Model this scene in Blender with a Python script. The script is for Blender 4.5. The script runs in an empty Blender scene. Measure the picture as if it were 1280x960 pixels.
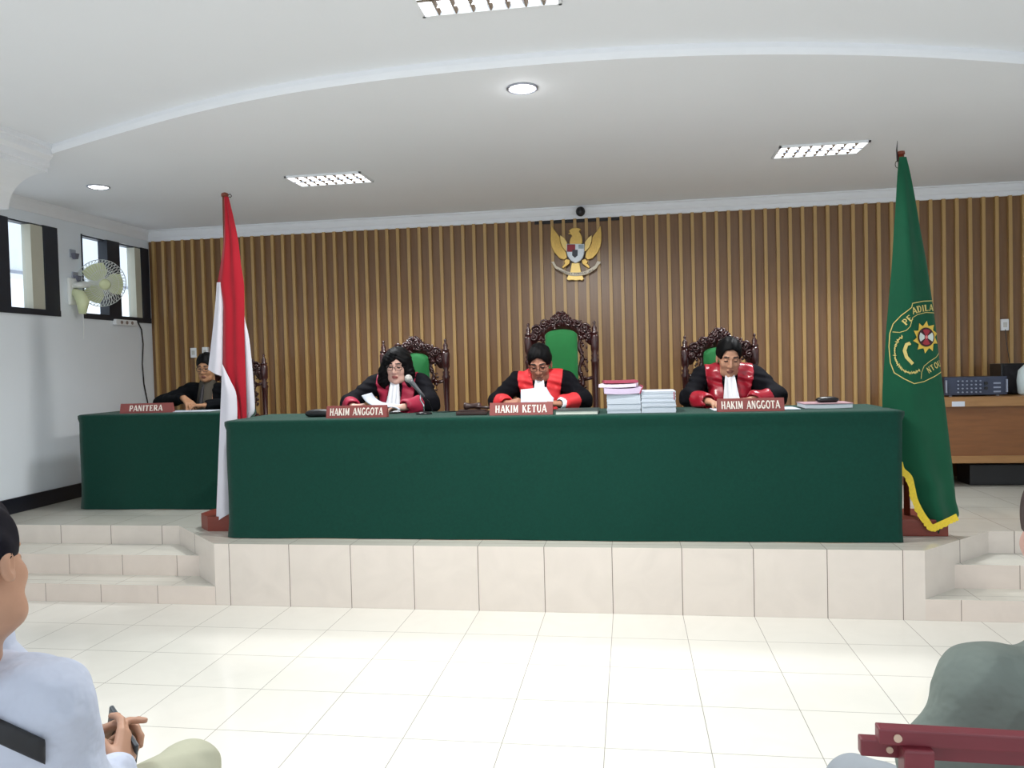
import bpy, bmesh, math, random
import numpy as np
from mathutils import Vector, Matrix, noise as mnoise
random.seed(7)
scene = bpy.context.scene
COL = scene.collection
PI = math.pi

# ------------------------------------------------------------------ camera
CAM = np.array([2.52599, -4.56100, 1.48505]); YAW, PITCH, ROLL, FPX = 0.150328, -0.027081, -0.026293, 973.487
HP = 0.39            # platform height
def _basis():
    f = np.array([-math.sin(YAW)*math.cos(PITCH), math.cos(YAW)*math.cos(PITCH), math.sin(PITCH)])
    r0 = np.array([math.cos(YAW), math.sin(YAW), 0]); u0 = np.cross(r0, f)
    r = r0*math.cos(ROLL)+u0*math.sin(ROLL); u = -r0*math.sin(ROLL)+u0*math.cos(ROLL)
    return r, u, f
CR, CU, CF = _basis()
cd = bpy.data.cameras.new('camera'); co = bpy.data.objects.new('camera', cd); COL.objects.link(co)
m = Matrix.Identity(4)
for i in range(3):
    m[i][0] = CR[i]; m[i][1] = CU[i]; m[i][2] = -CF[i]; m[i][3] = CAM[i]
co.matrix_world = m
cd.sensor_width = 36.0; cd.lens = 36.0*FPX/1280.0; cd.clip_start = 0.05
scene.camera = co

def ray(px, py): return CF + CR*(px-640)/FPX - CU*(py-480)/FPX
def at(px, py, ax, v):
    """point on the ray of a photo pixel where coordinate ax equals v (measuring the room)"""
    d = ray(px, py); t = (v-CAM[ax])/d[ax]; return CAM+t*d
def CP(px, py, d): return CAM+ray(px, py)*d

# ------------------------------------------------------------------ materials
def s2l(c): 
    c = c/255.0
    return c/12.92 if c <= 0.04045 else ((c+0.055)/1.055)**2.4
def rgb(r, g, b): return (s2l(r), s2l(g), s2l(b), 1.0)
MATS = {}
def mat(name, col, rough=0.6, metal=0.0, spec=0.5, var=0.06, scale=12.0, bump=0.0, bscale=60.0, emit=None, estr=0.0, sheen=0.0, stretch=None, coat=0.0):
    if name in MATS: return MATS[name]
    M = bpy.data.materials.new(name); M.use_nodes = True
    nt = M.node_tree; n = nt.nodes; L = nt.links
    b = n['Principled BSDF']
    b.inputs['Roughness'].default_value = rough; b.inputs['Metallic'].default_value = metal
    b.inputs['Specular IOR Level'].default_value = spec
    if sheen: b.inputs['Sheen Weight'].default_value = sheen
    if coat: b.inputs['Coat Weight'].default_value = coat; b.inputs['Coat Roughness'].default_value = 0.15
    tc = n.new('ShaderNodeTexCoord'); mp = n.new('ShaderNodeMapping'); L.new(tc.outputs['Object'], mp.inputs['Vector'])
    if stretch: mp.inputs['Scale'].default_value = stretch
    nz = n.new('ShaderNodeTexNoise'); nz.inputs['Scale'].default_value = scale; nz.inputs['Detail'].default_value = 4
    L.new(mp.outputs['Vector'], nz.inputs['Vector'])
    mx = n.new('ShaderNodeMix'); mx.data_type = 'RGBA'
    c = rgb(*col)
    mx.inputs[6].default_value = tuple(max(0, x*(1-var*2)) for x in c[:3])+(1,)
    mx.inputs[7].default_value = tuple(min(1, x*(1+var*2)) for x in c[:3])+(1,)
    L.new(nz.outputs['Fac'], mx.inputs[0]); L.new(mx.outputs[2], b.inputs['Base Color'])
    if bump:
        nb = n.new('ShaderNodeTexNoise'); nb.inputs['Scale'].default_value = bscale; L.new(mp.outputs['Vector'], nb.inputs['Vector'])
        bp = n.new('ShaderNodeBump'); bp.inputs['Strength'].default_value = bump; bp.inputs['Distance'].default_value = 0.01
        L.new(nb.outputs['Fac'], bp.inputs['Height']); L.new(bp.outputs['Normal'], b.inputs['Normal'])
    if emit:
        b.inputs['Emission Color'].default_value = rgb(*emit); b.inputs['Emission Strength'].default_value = estr
    MATS[name] = M; return M

def tile_mat(name, col, grout, axes, size=0.4, off=(0, 0), rough=0.12, line=0.0022, vein=0.05, tilevar=0.03, spec=0.5):
    """marble tile: grout lines every `size` along the given world axes"""
    M = bpy.data.materials.new(name); M.use_nodes = True
    nt = M.node_tree; n = nt.nodes; L = nt.links; b = n['Principled BSDF']
    g = n.new('ShaderNodeNewGeometry'); sp = n.new('ShaderNodeSeparateXYZ'); L.new(g.outputs['Position'], sp.inputs[0])
    def math_(op, a, v=None):
        q = n.new('ShaderNodeMath'); q.operation = op
        if isinstance(a, (int, float)): q.inputs[0].default_value = a
        else: L.new(a, q.inputs[0])
        if v is not None:
            if isinstance(v, (int, float)): q.inputs[1].default_value = v
            else: L.new(v, q.inputs[1])
        return q.outputs[0]
    masks = []; cells = []
    for a, o, s in zip(axes, off, size if isinstance(size, tuple) else (size,)*len(axes)):
        x = math_('DIVIDE', math_('SUBTRACT', sp.outputs['XYZ'.index(a)], o), s)
        fr = math_('FRACT', math_('ADD', x, 1000.0))
        dist = math_('MULTIPLY', math_('MINIMUM', fr, math_('SUBTRACT', 1.0, fr)), s)
        masks.append(math_('LESS_THAN', dist, line)); cells.append(math_('FLOOR', math_('ADD', x, 1000.0)))
    mk = masks[0]
    for k in masks[1:]: mk = math_('MAXIMUM', mk, k)
    cv = n.new('ShaderNodeCombineXYZ')
    for i, c_ in enumerate(cells): L.new(c_, cv.inputs[i])
    wn = n.new('ShaderNodeTexWhiteNoise'); wn.noise_dimensions = '3D'; L.new(cv.outputs[0], wn.inputs['Vector'])
    vadd = n.new('ShaderNodeVectorMath'); vadd.operation = 'MULTIPLY_ADD'
    L.new(wn.outputs['Color'], vadd.inputs[0]); vadd.inputs[1].default_value = (9, 9, 9); L.new(g.outputs['Position'], vadd.inputs[2])
    nz = n.new('ShaderNodeTexNoise'); nz.inputs['Scale'].default_value = 4.0; nz.inputs['Detail'].default_value = 7; nz.inputs['Distortion'].default_value = 1.6
    L.new(vadd.outputs[0], nz.inputs['Vector'])
    ramp = n.new('ShaderNodeMix'); ramp.data_type = 'RGBA'; c = rgb(*col)
    ramp.inputs[6].default_value = tuple(x*(1-2*vein) for x in c[:3])+(1,); ramp.inputs[7].default_value = tuple(min(1, x*(1+vein)) for x in c[:3])+(1,)
    L.new(nz.outputs['Fac'], ramp.inputs[0])
    hs = n.new('ShaderNodeHueSaturation'); L.new(ramp.outputs[2], hs.inputs['Color'])
    L.new(math_('ADD', math_('MULTIPLY', wn.outputs['Value'], tilevar), 1-tilevar/2), hs.inputs['Value'])
    mx = n.new('ShaderNodeMix'); mx.data_type = 'RGBA'; L.new(mk, mx.inputs[0]); L.new(hs.outputs[0], mx.inputs[6]); mx.inputs[7].default_value = rgb(*grout)
    L.new(mx.outputs[2], b.inputs['Base Color']); b.inputs['Roughness'].default_value = rough; b.inputs['Specular IOR Level'].default_value = spec
    MATS[name] = M; return M

def wood_mat(name, dark, light, rough=0.35, spec=0.5, sc=(14, 14, 1.2), coat=0.0):
    M = bpy.data.materials.new(name); M.use_nodes = True
    nt = M.node_tree; n = nt.nodes; L = nt.links; b = n['Principled BSDF']
    tc = n.new('ShaderNodeTexCoord'); mp = n.new('ShaderNodeMapping'); mp.inputs['Scale'].default_value = sc; L.new(tc.outputs['Object'], mp.inputs['Vector'])
    nz = n.new('ShaderNodeTexNoise'); nz.inputs['Scale'].default_value = 3.0; nz.inputs['Detail'].default_value = 6; nz.inputs['Distortion'].default_value = 0.6
    L.new(mp.outputs['Vector'], nz.inputs['Vector'])
    mx = n.new('ShaderNodeMix'); mx.data_type = 'RGBA'; mx.inputs[6].default_value = rgb(*dark); mx.inputs[7].default_value = rgb(*light)
    L.new(nz.outputs['Fac'], mx.inputs[0]); L.new(mx.outputs[2], b.inputs['Base Color'])
    b.inputs['Roughness'].default_value = rough; b.inputs['Specular IOR Level'].default_value = spec
    if coat: b.inputs['Coat Weight'].default_value = coat; b.inputs['Coat Roughness'].default_value = 0.2
    MATS[name] = M; return M

# ------------------------------------------------------------------ objects
def tag(o, label=None, cat=None, group=None, kind=None):
    if label: o['label'] = label
    if cat: o['category'] = cat
    if group: o['group'] = group
    if kind: o['kind'] = kind
    return o
def empty(name, loc, rz=0.0):
    o = bpy.data.objects.new(name, None); o.empty_display_size = 0.1; COL.objects.link(o)
    o.location = Vector(loc); o.rotation_euler = (0, 0, rz); return o
def mesh_obj(name, verts, faces, mats, parent=None, smooth=False, mi=None):
    me = bpy.data.meshes.new(name); me.from_pydata([tuple(map(float, v)) for v in verts], [], [tuple(map(int, f)) for f in faces])
    for k in (mats if isinstance(mats, (list, tuple)) else [mats]): me.materials.append(k)
    if mi is not None: me.polygons.foreach_set('material_index', np.asarray(mi, dtype=np.int32))
    if smooth: me.polygons.foreach_set('use_smooth', np.ones(len(me.polygons), dtype=bool))
    me.update()
    o = bpy.data.objects.new(name, me); COL.objects.link(o)
    if parent is not None: o.parent = parent
    return o
class MB:
    """collects pieces that belong to ONE part"""
    def __init__(s): s.v = []; s.f = []; s.mi = []; s.cur = 0; s.T = None
    def add(s, vs, fs):
        b = len(s.v)
        for p in vs:
            p = Vector(p)
            if s.T is not None: p = s.T @ p
            s.v.append(p)
        for f in fs: s.f.append([i+b for i in f]); s.mi.append(s.cur)
        return s
    def box(s, x0, x1, y0, y1, z0, z1, bev=0.0):
        if bev <= 0:
            vs = [(x, y, z) for z in (z0, z1) for y in (y0, y1) for x in (x0, x1)]
            return s.add(vs, [(0, 2, 3, 1), (4, 5, 7, 6), (0, 1, 5, 4), (2, 6, 7, 3), (0, 4, 6, 2), (1, 3, 7, 5)])
        bm = bmesh.new(); bmesh.ops.create_cube(bm, size=1)
        for v in bm.verts: v.co = Vector(((x0+x1)/2+v.co.x*(x1-x0), (y0+y1)/2+v.co.y*(y1-y0), (z0+z1)/2+v.co.z*(z1-z0)))
        bmesh.ops.bevel(bm, geom=bm.edges[:], offset=bev, segments=2, affect='EDGES', profile=0.6)
        return s.bm(bm)
    def bm(s, bm):
        bm.verts.ensure_lookup_table(); bm.verts.index_update()
        s.add([v.co.copy() for v in bm.verts], [[v.index for v in f.verts] for f in bm.faces]); bm.free(); return s
    def prism(s, poly, a0, a1, axis='y'):
        """poly in the two other axes order (x,z for y ; x,y for z ; y,z for x)"""
        n = len(poly)
        def P(p, t): return {'y': (p[0], t, p[1]), 'z': (p[0], p[1], t), 'x': (t, p[0], p[1])}[axis]
        vs = [P(p, a0) for p in poly]+[P(p, a1) for p in poly]
        fs = [(i, (i+1) % n, n+(i+1) % n, n+i) for i in range(n)]
        fs += [tuple(range(n-1, -1, -1)), tuple(range(n, 2*n))]
        return s.add(vs, fs)
    def tube(s, pts, r, n=8, closed=False):
        pts = [Vector(p) for p in pts]; rs = r if isinstance(r, (list, tuple)) else [r]*len(pts)
        vs = []; fs = []; N = len(pts)
        up = None
        for i, p in enumerate(pts):
            if closed: d = pts[(i+1) % N]-pts[i-1]
            else: d = pts[min(i+1, N-1)]-pts[max(i-1, 0)]
            d.normalize()
            if up is None: up = d.orthogonal().normalized()
            up = (up-d*up.dot(d)); up = up.normalized() if up.length > 1e-6 else d.orthogonal().normalized()
            sd = d.cross(up)
            for k in range(n):
                a = 2*PI*k/n; vs.append(p+(up*math.cos(a)+sd*math.sin(a))*rs[i])
        for i in range(N if closed else N-1):
            j = (i+1) % N
            for k in range(n): fs.append((i*n+k, i*n+(k+1) % n, j*n+(k+1) % n, j*n+k))
        if not closed: fs.append(tuple(range(n-1, -1, -1))); fs.append(tuple(range((N-1)*n, N*n)))
        return s.add(vs, fs)
    def lathe(s, prof, c=(0, 0, 0), n=16):
        """prof list of (r,z)"""
        vs = []; fs = []
        for r, z in prof:
            for k in range(n):
                a = 2*PI*k/n; vs.append((c[0]+r*math.cos(a), c[1]+r*math.sin(a), c[2]+z))
        for i in range(len(prof)-1):
            for k in range(n): fs.append((i*n+k, i*n+(k+1) % n, (i+1)*n+(k+1) % n, (i+1)*n+k))
        fs.append(tuple(range(n-1, -1, -1))); fs.append(tuple(range((len(prof)-1)*n, len(prof)*n)))
        return s.add(vs, fs)
    def ball(s, c, r, sub=2):
        bm = bmesh.new(); bmesh.ops.create_icosphere(bm, subdivisions=sub, radius=1)
        rr = r if isinstance(r, (tuple, list)) else (r, r, r)
        for v in bm.verts: v.co = Vector((c[0]+v.co.x*rr[0], c[1]+v.co.y*rr[1], c[2]+v.co.z*rr[2]))
        return s.bm(bm)
    def build(s, name, mats, parent=None, smooth=False):
        return mesh_obj(name, s.v, s.f, mats, parent, smooth, s.mi if isinstance(mats, (list, tuple)) else None)
def smooth_angle(o, ang=40):
    me = o.data
    me.polygons.foreach_set('use_smooth', np.ones(len(me.polygons), dtype=bool))
    try: me.set_sharp_from_angle(angle=math.radians(ang))
    except Exception: pass
    return o

# ------------------------------------------------------------------ stroke lettering
T_, t_ = 0.23, 0.12
def _arc(cx, cy, rx, ry, a0, a1, n=8): return [(cx+rx*math.cos(math.radians(a0+(a1-a0)*i/n)), cy+ry*math.sin(math.radians(a0+(a1-a0)*i/n))) for i in range(n+1)]
def _pl(pts, w): return [(a[0], a[1], b[0], b[1], w) for a, b in zip(pts, pts[1:])]
def _ser(*xs): return [(x-.14, y, x+.14, y, .07) for x in xs for y in (.035, .965)]
LET = {
 'H': [(.16, 0, .16, 1, T_), (.68, 0, .68, 1, T_), (.16, .5, .68, .5, t_)]+_ser(.16, .68),
 'A': [(.06, 0, .40, 1, t_), (.78, 0, .42, 1, T_), (.2, .32, .64, .32, t_), (-.06, .035, .2, .035, .07), (.62, .035, .92, .035, .07)],
 'K': [(.16, 0, .16, 1, T_), (.68, 1, .2, .42, t_), (.34, .55, .76, 0, T_)]+_ser(.16),
 'I': [(.16, 0, .16, 1, T_)]+_ser(.16),
 'M': [(.12, 0, .16, 1, t_), (.18, 1, .48, .1, T_), (.48, .1, .78, 1, t_), (.82, 0, .82, 1, T_), (0, .035, .24, .035, .07), (.68, .035, .96, .035, .07)],
 'N': [(.12, 0, .12, 1, t_), (.14, 1, .68, 0, T_), (.7, 0, .7, 1, t_), (0, .035, .24, .035, .07), (.58, .965, .82, .965, .07)],
 'G': _pl(_arc(.42, .5, .34, .46, 50, 320, 10), T_*.85)+[(.7, .05, .7, .42, T_*.8), (.48, .42, .8, .42, .08)],
 'O': _pl(_arc(.42, .5, .34, .46, 0, 360, 14), T_*.85),
 'T': [(.4, 0, .4, 1, T_), (.04, .94, .76, .94, t_), (.06, .76, .06, .98, .07), (.74, .76, .74, .98, .07), (.24, .035, .56, .035, .07)],
 'E': [(.16, 0, .16, 1, T_), (.16, .95, .62, .95, t_), (.16, .5, .5, .5, t_), (.16, .05, .64, .05, t_), (.6, .8, .6, .98, .07), (.62, .02, .62, .22, .07)]+_ser(.16),
 'U': [(.14, .3, .14, 1, T_), (.66, .3, .66, 1, t_)]+_pl(_arc(.4, .32, .26, .29, 180, 360, 8), t_*1.3)+[(0, .965, .3, .965, .07), (.54, .965, .8, .965, .07)],
 'P': [(.16, 0, .16, 1, T_), (.16, .95, .42, .95, t_), (.16, .46, .42, .46, t_)]+_pl(_arc(.42, .705, .2, .245, -90, 90, 6), T_*.8)+_ser(.16),
 'R': [(.16, 0, .16, 1, T_), (.16, .95, .42, .95, t_), (.16, .48, .42, .48, t_), (.4, .48, .74, 0, T_)]+_pl(_arc(.42, .715, .2, .235, -90, 90, 6), T_*.8)+_ser(.16),
 'D': [(.16, 0, .16, 1, T_), (.16, .95, .38, .95, t_), (.16, .05, .38, .05, t_)]+_pl(_arc(.38, .5, .3, .45, -90, 90, 8), T_*.85)+_ser(.16),
 'L': [(.16, 0, .16, 1, T_), (.16, .05, .62, .05, t_), (.6, .02, .6, .24, .07)]+_ser(.16),
 'B': [(.16, 0, .16, 1, T_)]+_pl([(.16, .95)]+_arc(.4, .74, .2, .21, 90, -90, 6)+[(.16, .53)], t_)+_pl([(.16, .53)]+_arc(.42, .27, .24, .25, 90, -90, 6)+[(.16, .04)], t_),
 ' ': [],
}
ADV = {'I': .36, ' ': .55, 'M': 1.06, 'H': .92, 'N': .9, 'E': .76, 'L': .74, 'P': .74, 'T': .86, 'K': .88}
def letter_quads(txt, space=.06):
    """list of flat quads in text units, height 1; returns quads, width"""
    x = 0; q = []
    for ch in txt:
        for a, b, c, d, w in LET[ch]:
            dx, dy = c-a, d-b; l = math.hypot(dx, dy) or 1; nx, ny = -dy/l*w/2, dx/l*w/2
            q.append([(x+a+nx, b+ny), (x+a-nx, b-ny), (x+c-nx, d-ny), (x+c+nx, d+ny)])
        x += ADV.get(ch, .86)+space
    return q, x
# ------------------------------------------------------------------ room
YB, BATF, XL, ZC = 2.88, 2.85, -2.36, 2.94
ZU = ZC+0.055
M_floor = tile_mat('floor_tile', (224, 221, 212), (150, 146, 138), 'XY', 0.4, (0, 0), rough=0.13, line=0.0016, vein=0.03, tilevar=0.02)
M_plat = tile_mat('platform_tile', (226, 216, 206), (120, 108, 98), 'X', 0.4, (0,), rough=0.2, line=0.0022, vein=0.05, tilevar=0.03)
M_step = tile_mat('step_tile', (226, 213, 202), (140, 126, 114), 'X', 0.4, (-.1,), rough=0.2, line=0.002, vein=0.05, tilevar=0.05)
M_top = tile_mat('platform_top_tile', (208, 205, 194), (150, 146, 138), 'XY', 0.4, (0, .08), rough=0.13, line=0.0018, vein=0.04)
M_wall = mat('white_paint', (234, 241, 248), rough=0.7, var=0.01, scale=3)
M_ceil = mat('ceiling_paint', (238, 241, 246), rough=0.8, var=0.008, scale=2)
M_crown = mat('crown_paint', (240, 243, 248), rough=0.5, var=0.01)
M_board = wood_mat('wall_board_wood_shaded', (112, 80, 52), (142, 106, 70), rough=0.33, spec=0.55, sc=(16, 16, .8))  # darker than the battens: shade of the recesses put into the colour
M_batten = wood_mat('batten_wood_lit', (172, 138, 86), (198, 162, 106), rough=0.36, spec=0.5, sc=(20, 20, 1))  # paler wood tone stands in for light on the proud faces
M_black = mat('black_skirting', (24, 26, 36), rough=0.35)
M_dark = mat('dark_strip', (30, 28, 32), rough=0.6)

o = MB().box(-2.5, 7.1, -7.5, 3.0, -.1, 0).build('floor', M_floor); tag(o, kind='structure')
# ceiling over the platform ends in a long shallow arc; the hall ceiling lies a step higher
arc_px = [(65,192),(150,166),(230,142),(300,126),(400,108),(500,96),(640,82),(780,71),(900,66),(1060,66.5),(1180,71),(1280,78)]
arc = [at(x, y, 2, ZC)[:2] for x, y in arc_px]
arc += [np.array(p) for p in ((5.1, .05), (5.7, .38), (6.3, .85), (7.1, 1.5))]
def cr(P, n=6):
    out = []
    for i in range(len(P)-1):
        p0, p1, p2, p3 = P[max(i-1, 0)], P[i], P[i+1], P[min(i+2, len(P)-1)]
        for k in range(n):
            t = k/n; out.append(.5*((2*p1)+(-p0+p2)*t+(2*p0-5*p1+4*p2-p3)*t*t+(-p0+3*p1-3*p2+p3)*t**3))
    out.append(P[-1]); return out
# gentle smoothing of the measured curve
A = np.array(arc); 
for _ in range(2): A[1:-1] = .25*A[:-2]+.5*A[1:-1]+.25*A[2:]
arcs = cr(list(A), 5)
mb = MB(); n = len(arcs)
vs = [(p[0], p[1], ZC) for p in arcs]+[(p[0], 3.0, ZC) for p in arcs]
mb.add(vs, [(i, n+i, n+i+1, i+1) for i in range(n-1)])
mb.add([(-2.5, arcs[0][1], ZC), (-2.5, 3.0, ZC), (arcs[0][0], 3.0, ZC), (arcs[0][0], arcs[0][1], ZC)], [(0, 1, 2, 3)])
# curved edge moulding: rounded fascia
prof = [(0, 0), (-.006, .012), (-.012, .03), (-.012, .055)]
vs = []; 
for p in arcs:
    for dy, dz in prof: vs.append((p[0], p[1]+dy, ZC+dz))
k = len(prof)
mb.cur = 1
mb.add(vs, [(i*k+j, (i+1)*k+j, (i+1)*k+j+1, i*k+j+1) for i in range(n-1) for j in range(k-1)])
mb.cur = 0
mb.add([(-1.2, -7.5, ZU), (7.1, -7.5, ZU), (7.1, 1.6, ZU), (-1.2, 1.6, ZU)], [(0, 1, 2, 3)])
o = mb.build('ceiling', [M_ceil, M_crown]); tag(o, kind='structure')
# dropped cove along the left wall with a stepped crown
Ye = arcs[0][1]+.02
pf = [(-2.5, 2.60), (-1.56, 2.60)]
pf += [(-1.27+.28*math.cos(a)-.0, 2.60+.225*math.sin(a)) for a in [PI-PI/2*i/10 for i in range(11)]]
pf += [(-1.25, 2.825), (-1.25, 2.855), (-1.232, 2.86), (-1.232, 2.90), (-1.205, 2.925), (-1.205, 2.96), (-1.18, 2.965), (-1.18, 3.1), (-2.5, 3.1)]
o = MB().prism(pf, -7.5, Ye).build('trim_1', M_crown); tag(o, kind='structure')
# crown on the slatted wall
pf = [(2.9, 2.83), (2.855, 2.83), (2.85, 2.845), (2.85, 2.868), (2.838, 2.874), (2.822, 2.90), (2.815, 2.925), (2.80, 2.93), (2.80, 2.945), (2.9, 2.945)]
o = MB().prism(pf, -2.4, 7.0, 'x').build('trim_2', M_crown); tag(o, kind='structure')
pf = [(-2.37, 2.84), (-2.35, 2.84), (-2.34, 2.87), (-2.315, 2.91), (-2.305, 2.945), (-2.37, 2.945)]
o = MB().prism(pf, .2, 2.85).build('trim_3', M_crown); tag(o, kind='structure')
# back wall: recessed boards coloured darker for shade, proud battens paler as if lit
mb = MB(); mb.box(-2.5, 7.1, YB, 3.0, 0, 3.0); mb.cur = 1
PITCHW = .1085; x = 2.478-PITCHW*44
while x < 7.0:
    if x > XL+.02: mb.box(x-.0145, x+.0145, BATF, YB+.002, HP, 2.832)
    x += PITCHW
o = mb.build('wall_back', [M_board, M_batten]); tag(o, kind='structure')
o = MB().box(1.66, 2.463, BATF+.012, YB, 2.80, 2.829).build('trim_4', M_dark); tag(o, kind='structure')
# left wall with two high window openings
W1, W2 = (-.3, 1.565), (1.865, 2.86); WZ0, WZ1 = 1.99, 2.755
mb = MB()
for y0, y1, z0, z1 in [(-7.5, 3.0, 0, WZ0), (-7.5, 3.0, WZ1, 3.1), (-7.5, W1[0], WZ0, WZ1), (W1[1], W2[0], WZ0, WZ1), (W2[1], 3.0, WZ0, WZ1)]:
    mb.box(XL-.14, XL, y0, y1, z0, z1)
o = mb.build('wall_left', M_wall); tag(o, kind='structure')
o = MB().box(7.0, 7.14, -7.5, 3.0, 0, 3.1).build('wall_right', M_wall); tag(o, kind='structure')
o = MB().box(XL, XL+.02, .55, 2.85, HP, HP+.122).build('baseboard_left', M_black); tag(o, kind='structure')
# windows
M_frame = mat('window_frame_paint', (38, 42, 52), rough=0.45)
M_jamb = mat('beige_jamb', (205, 203, 186), rough=0.6, var=.02)
def glass_mat():
    M = bpy.data.materials.new('window_glass'); M.use_nodes = True; n = M.node_tree.nodes; L = M.node_tree.links
    n.remove(n['Principled BSDF']); t = n.new('ShaderNodeBsdfTransparent'); t.inputs[0].default_value = (.94, .97, 1, 1)
    g = n.new('ShaderNodeBsdfGlossy'); g.inputs['Roughness'].default_value = .05; mx = n.new('ShaderNodeMixShader'); mx.inputs[0].default_value = .05
    L.new(t.outputs[0], mx.inputs[1]); L.new(g.outputs[0], mx.inputs[2]); L.new(mx.outputs[0], n['Material Output'].inputs['Surface']); return M
M_glass = glass_mat()
def yat(px): return at(px, 350, 0, XL)[1]
def window(name, y0, y1, darks, beiges):
    w = MB(); w.box(XL-.10, XL+.012, y0, y1, WZ0, WZ0+.05); w.box(XL-.10, XL-.02, y0, y1, WZ1-.012, WZ1)
    for a, b in darks: w.box(XL-.09, XL+.008, a, b, WZ0, WZ1)
    o = w.build(name, M_frame); tag(o, kind='structure')
    if beiges:
        b_ = MB()
        for a, b in beiges: b_.box(XL-.09, XL-.004, a, b, WZ0+.05, WZ1-.012)
        b_.build('window_jamb', M_jamb, o)
    MB().box(XL-.065, XL-.06, y0, y1, WZ0, WZ1).build('window_pane', M_glass, o)
window('window_1', W1[0], W1[1], [(yat(-22), yat(12)), (yat(56), W1[1])], [(yat(41), yat(56))])
window('window_2', W2[0], W2[1], [(W2[0], W2[0]+.012), (yat(134.5), yat(150)), (yat(177), W2[1])], [(yat(170), yat(177))])
# outside: pale eave, gutter and struts of the building next door
M_out = mat('outside_white', (235, 240, 246), rough=.9, var=.01)
M_gut = mat('outside_grey', (160, 166, 178), rough=.7)
mb = MB(); mb.box(-5.2, -4.6, -3, 9, 2.72, 3.6); mb.cur = 1
mb.box(-4.6, -4.57, -3, 9, 2.69, 2.725); mb.box(-4.6, -4.57, -3, 9, 2.2, 2.235); mb.box(-4.6, -4.57, -3, 9, 2.0, 2.1)
for y in (2.2, 2.45): mb.tube([(-4.55, y, 2.05), (-4.55, y+.45, 2.7)], .022, 6)
o = mb.build('exterior', [M_out, M_gut]); tag(o, kind='structure')

# ------------------------------------------------------------------ platform and steps
z1, z2 = .118, .256
LP, LQ = (-.1, 0), (-.665, .53)      # left cheek
RP, RQ = (4.115, 0), (4.655, .51)    # right cheek
poly = [(-2.36, .53), LQ, LP, RP, RQ, (7.0, .51), (7.0, 2.88), (-2.36, 2.88)]
mb = MB(); n = len(poly)
mb.add([(x, y, 0) for x, y in poly]+[(x, y, HP) for x, y in poly], [(i, (i+1) % n, n+(i+1) % n, n+i) for i in range(n)])
mb.cur = 1; mb.add([(x, y, HP) for x, y in poly], [tuple(range(n))])
o = mb.build('platform', [M_plat, M_top]); tag(o, kind='structure')
def steps(sgn, name, P, Q, xe):
    d = (Q[0]-P[0], Q[1]-P[1])
    def pt(y): return P[0]+d[0]*y/d[1]
    mb = MB()
    for y, z in ((0.0, z1), (.225, z2)):
        a = pt(y); xs = sorted((a, xe)); q = pt(.53)
        pl = [(a, y), (xe, y), (xe, .53), (q, .53)]
        if sgn < 0: pl = pl[::-1]
        k = 4; mb.cur = 0
        mb.add([(x_, y_, 0) for x_, y_ in pl]+[(x_, y_, z) for x_, y_ in pl], [(i, (i+1) % k, k+(i+1) % k, k+i) for i in range(k)])
        mb.cur = 1; mb.add([(x_, y_, z) for x_, y_ in pl], [(0, 1, 2, 3)])
    # low plinth that carries the first riser past the cheek
    o = mb.build(name, [M_step, M_top]); tag(o, kind='structure')
steps(-1, 'steps', LP, LQ, -2.36); steps(1, 'steps', RP, RQ, 7.0)



# ------------------------------------------------------------------ lights
M_lamp = mat('lamp_emitter', (255, 255, 255), emit=(250, 252, 255), estr=3.2, var=0)
M_tube = mat('tube_emitter', (255, 255, 255), emit=(250, 252, 255), estr=7.0, var=0)
M_ref = mat('louvre_metal', (225, 230, 238), rough=.22, metal=.9, var=.01)
M_fix = mat('fixture_white', (238, 241, 245), rough=.4, var=.01)
def troffer(cx, cy, zc, label):
    t = empty('ceiling_light', (cx, cy, zc)); tag(t, label, 'ceiling light', 'recessed louvred fluorescent lights')
    L, D, H = .60, .31, .014
    f = MB(); f.box(-L/2, L/2, -D/2, -D/2+.014, -H, 0); f.box(-L/2, L/2, D/2-.014, D/2, -H, 0); f.box(-L/2, -L/2+.014, -D/2, D/2, -H, 0); f.box(L/2-.014, L/2, -D/2, D/2, -H, 0)
    f.build('frame', M_fix, t)
    MB().box(-L/2+.014, L/2-.014, -D/2+.014, D/2-.014, -.006, -.002).build('reflector', M_lamp, t)
    lv = MB(); lv.prism([(-.012, -H), (.012, -H), (.003, -.005), (-.003, -.005)], -L/2+.014, L/2-.014, 'x')
    for i in range(7):
        x = -L/2+L*(i+1)/8; lv.prism([(x-.017, -.005), (x+.017, -.005), (x+.002, -H), (x-.002, -H)], -D/2+.014, D/2-.014, 'y')
    lv.build('louvre', M_ref, t)
    tb = MB()
    for y in (-.075, .075): tb.tube([(-L/2+.03, y, -.008), (L/2-.03, y, -.008)], .004, 10)
    tb.build('fluorescent_tube', M_tube, t)
    return t
tr = [(np.mean([at(x, y, 2, ZC-.014) for x, y in q], 0), lab) for q, lab in [
    ([(357,221),(451,217),(466,230),(374,233)], 'louvred fluorescent ceiling light above the left bench, nearer the windows'),
    ([(965,197),(974,186),(1086,178),(1074,193)], 'louvred fluorescent ceiling light beside the green flag top')]]
for c, lab in tr: troffer(c[0], c[1], ZC, lab)
c = at(524, 22, 2, ZU-.014); troffer(c[0]+.315, c[1]-.145, ZU, 'louvred fluorescent light cut by the top edge, on the upper ceiling')
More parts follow.
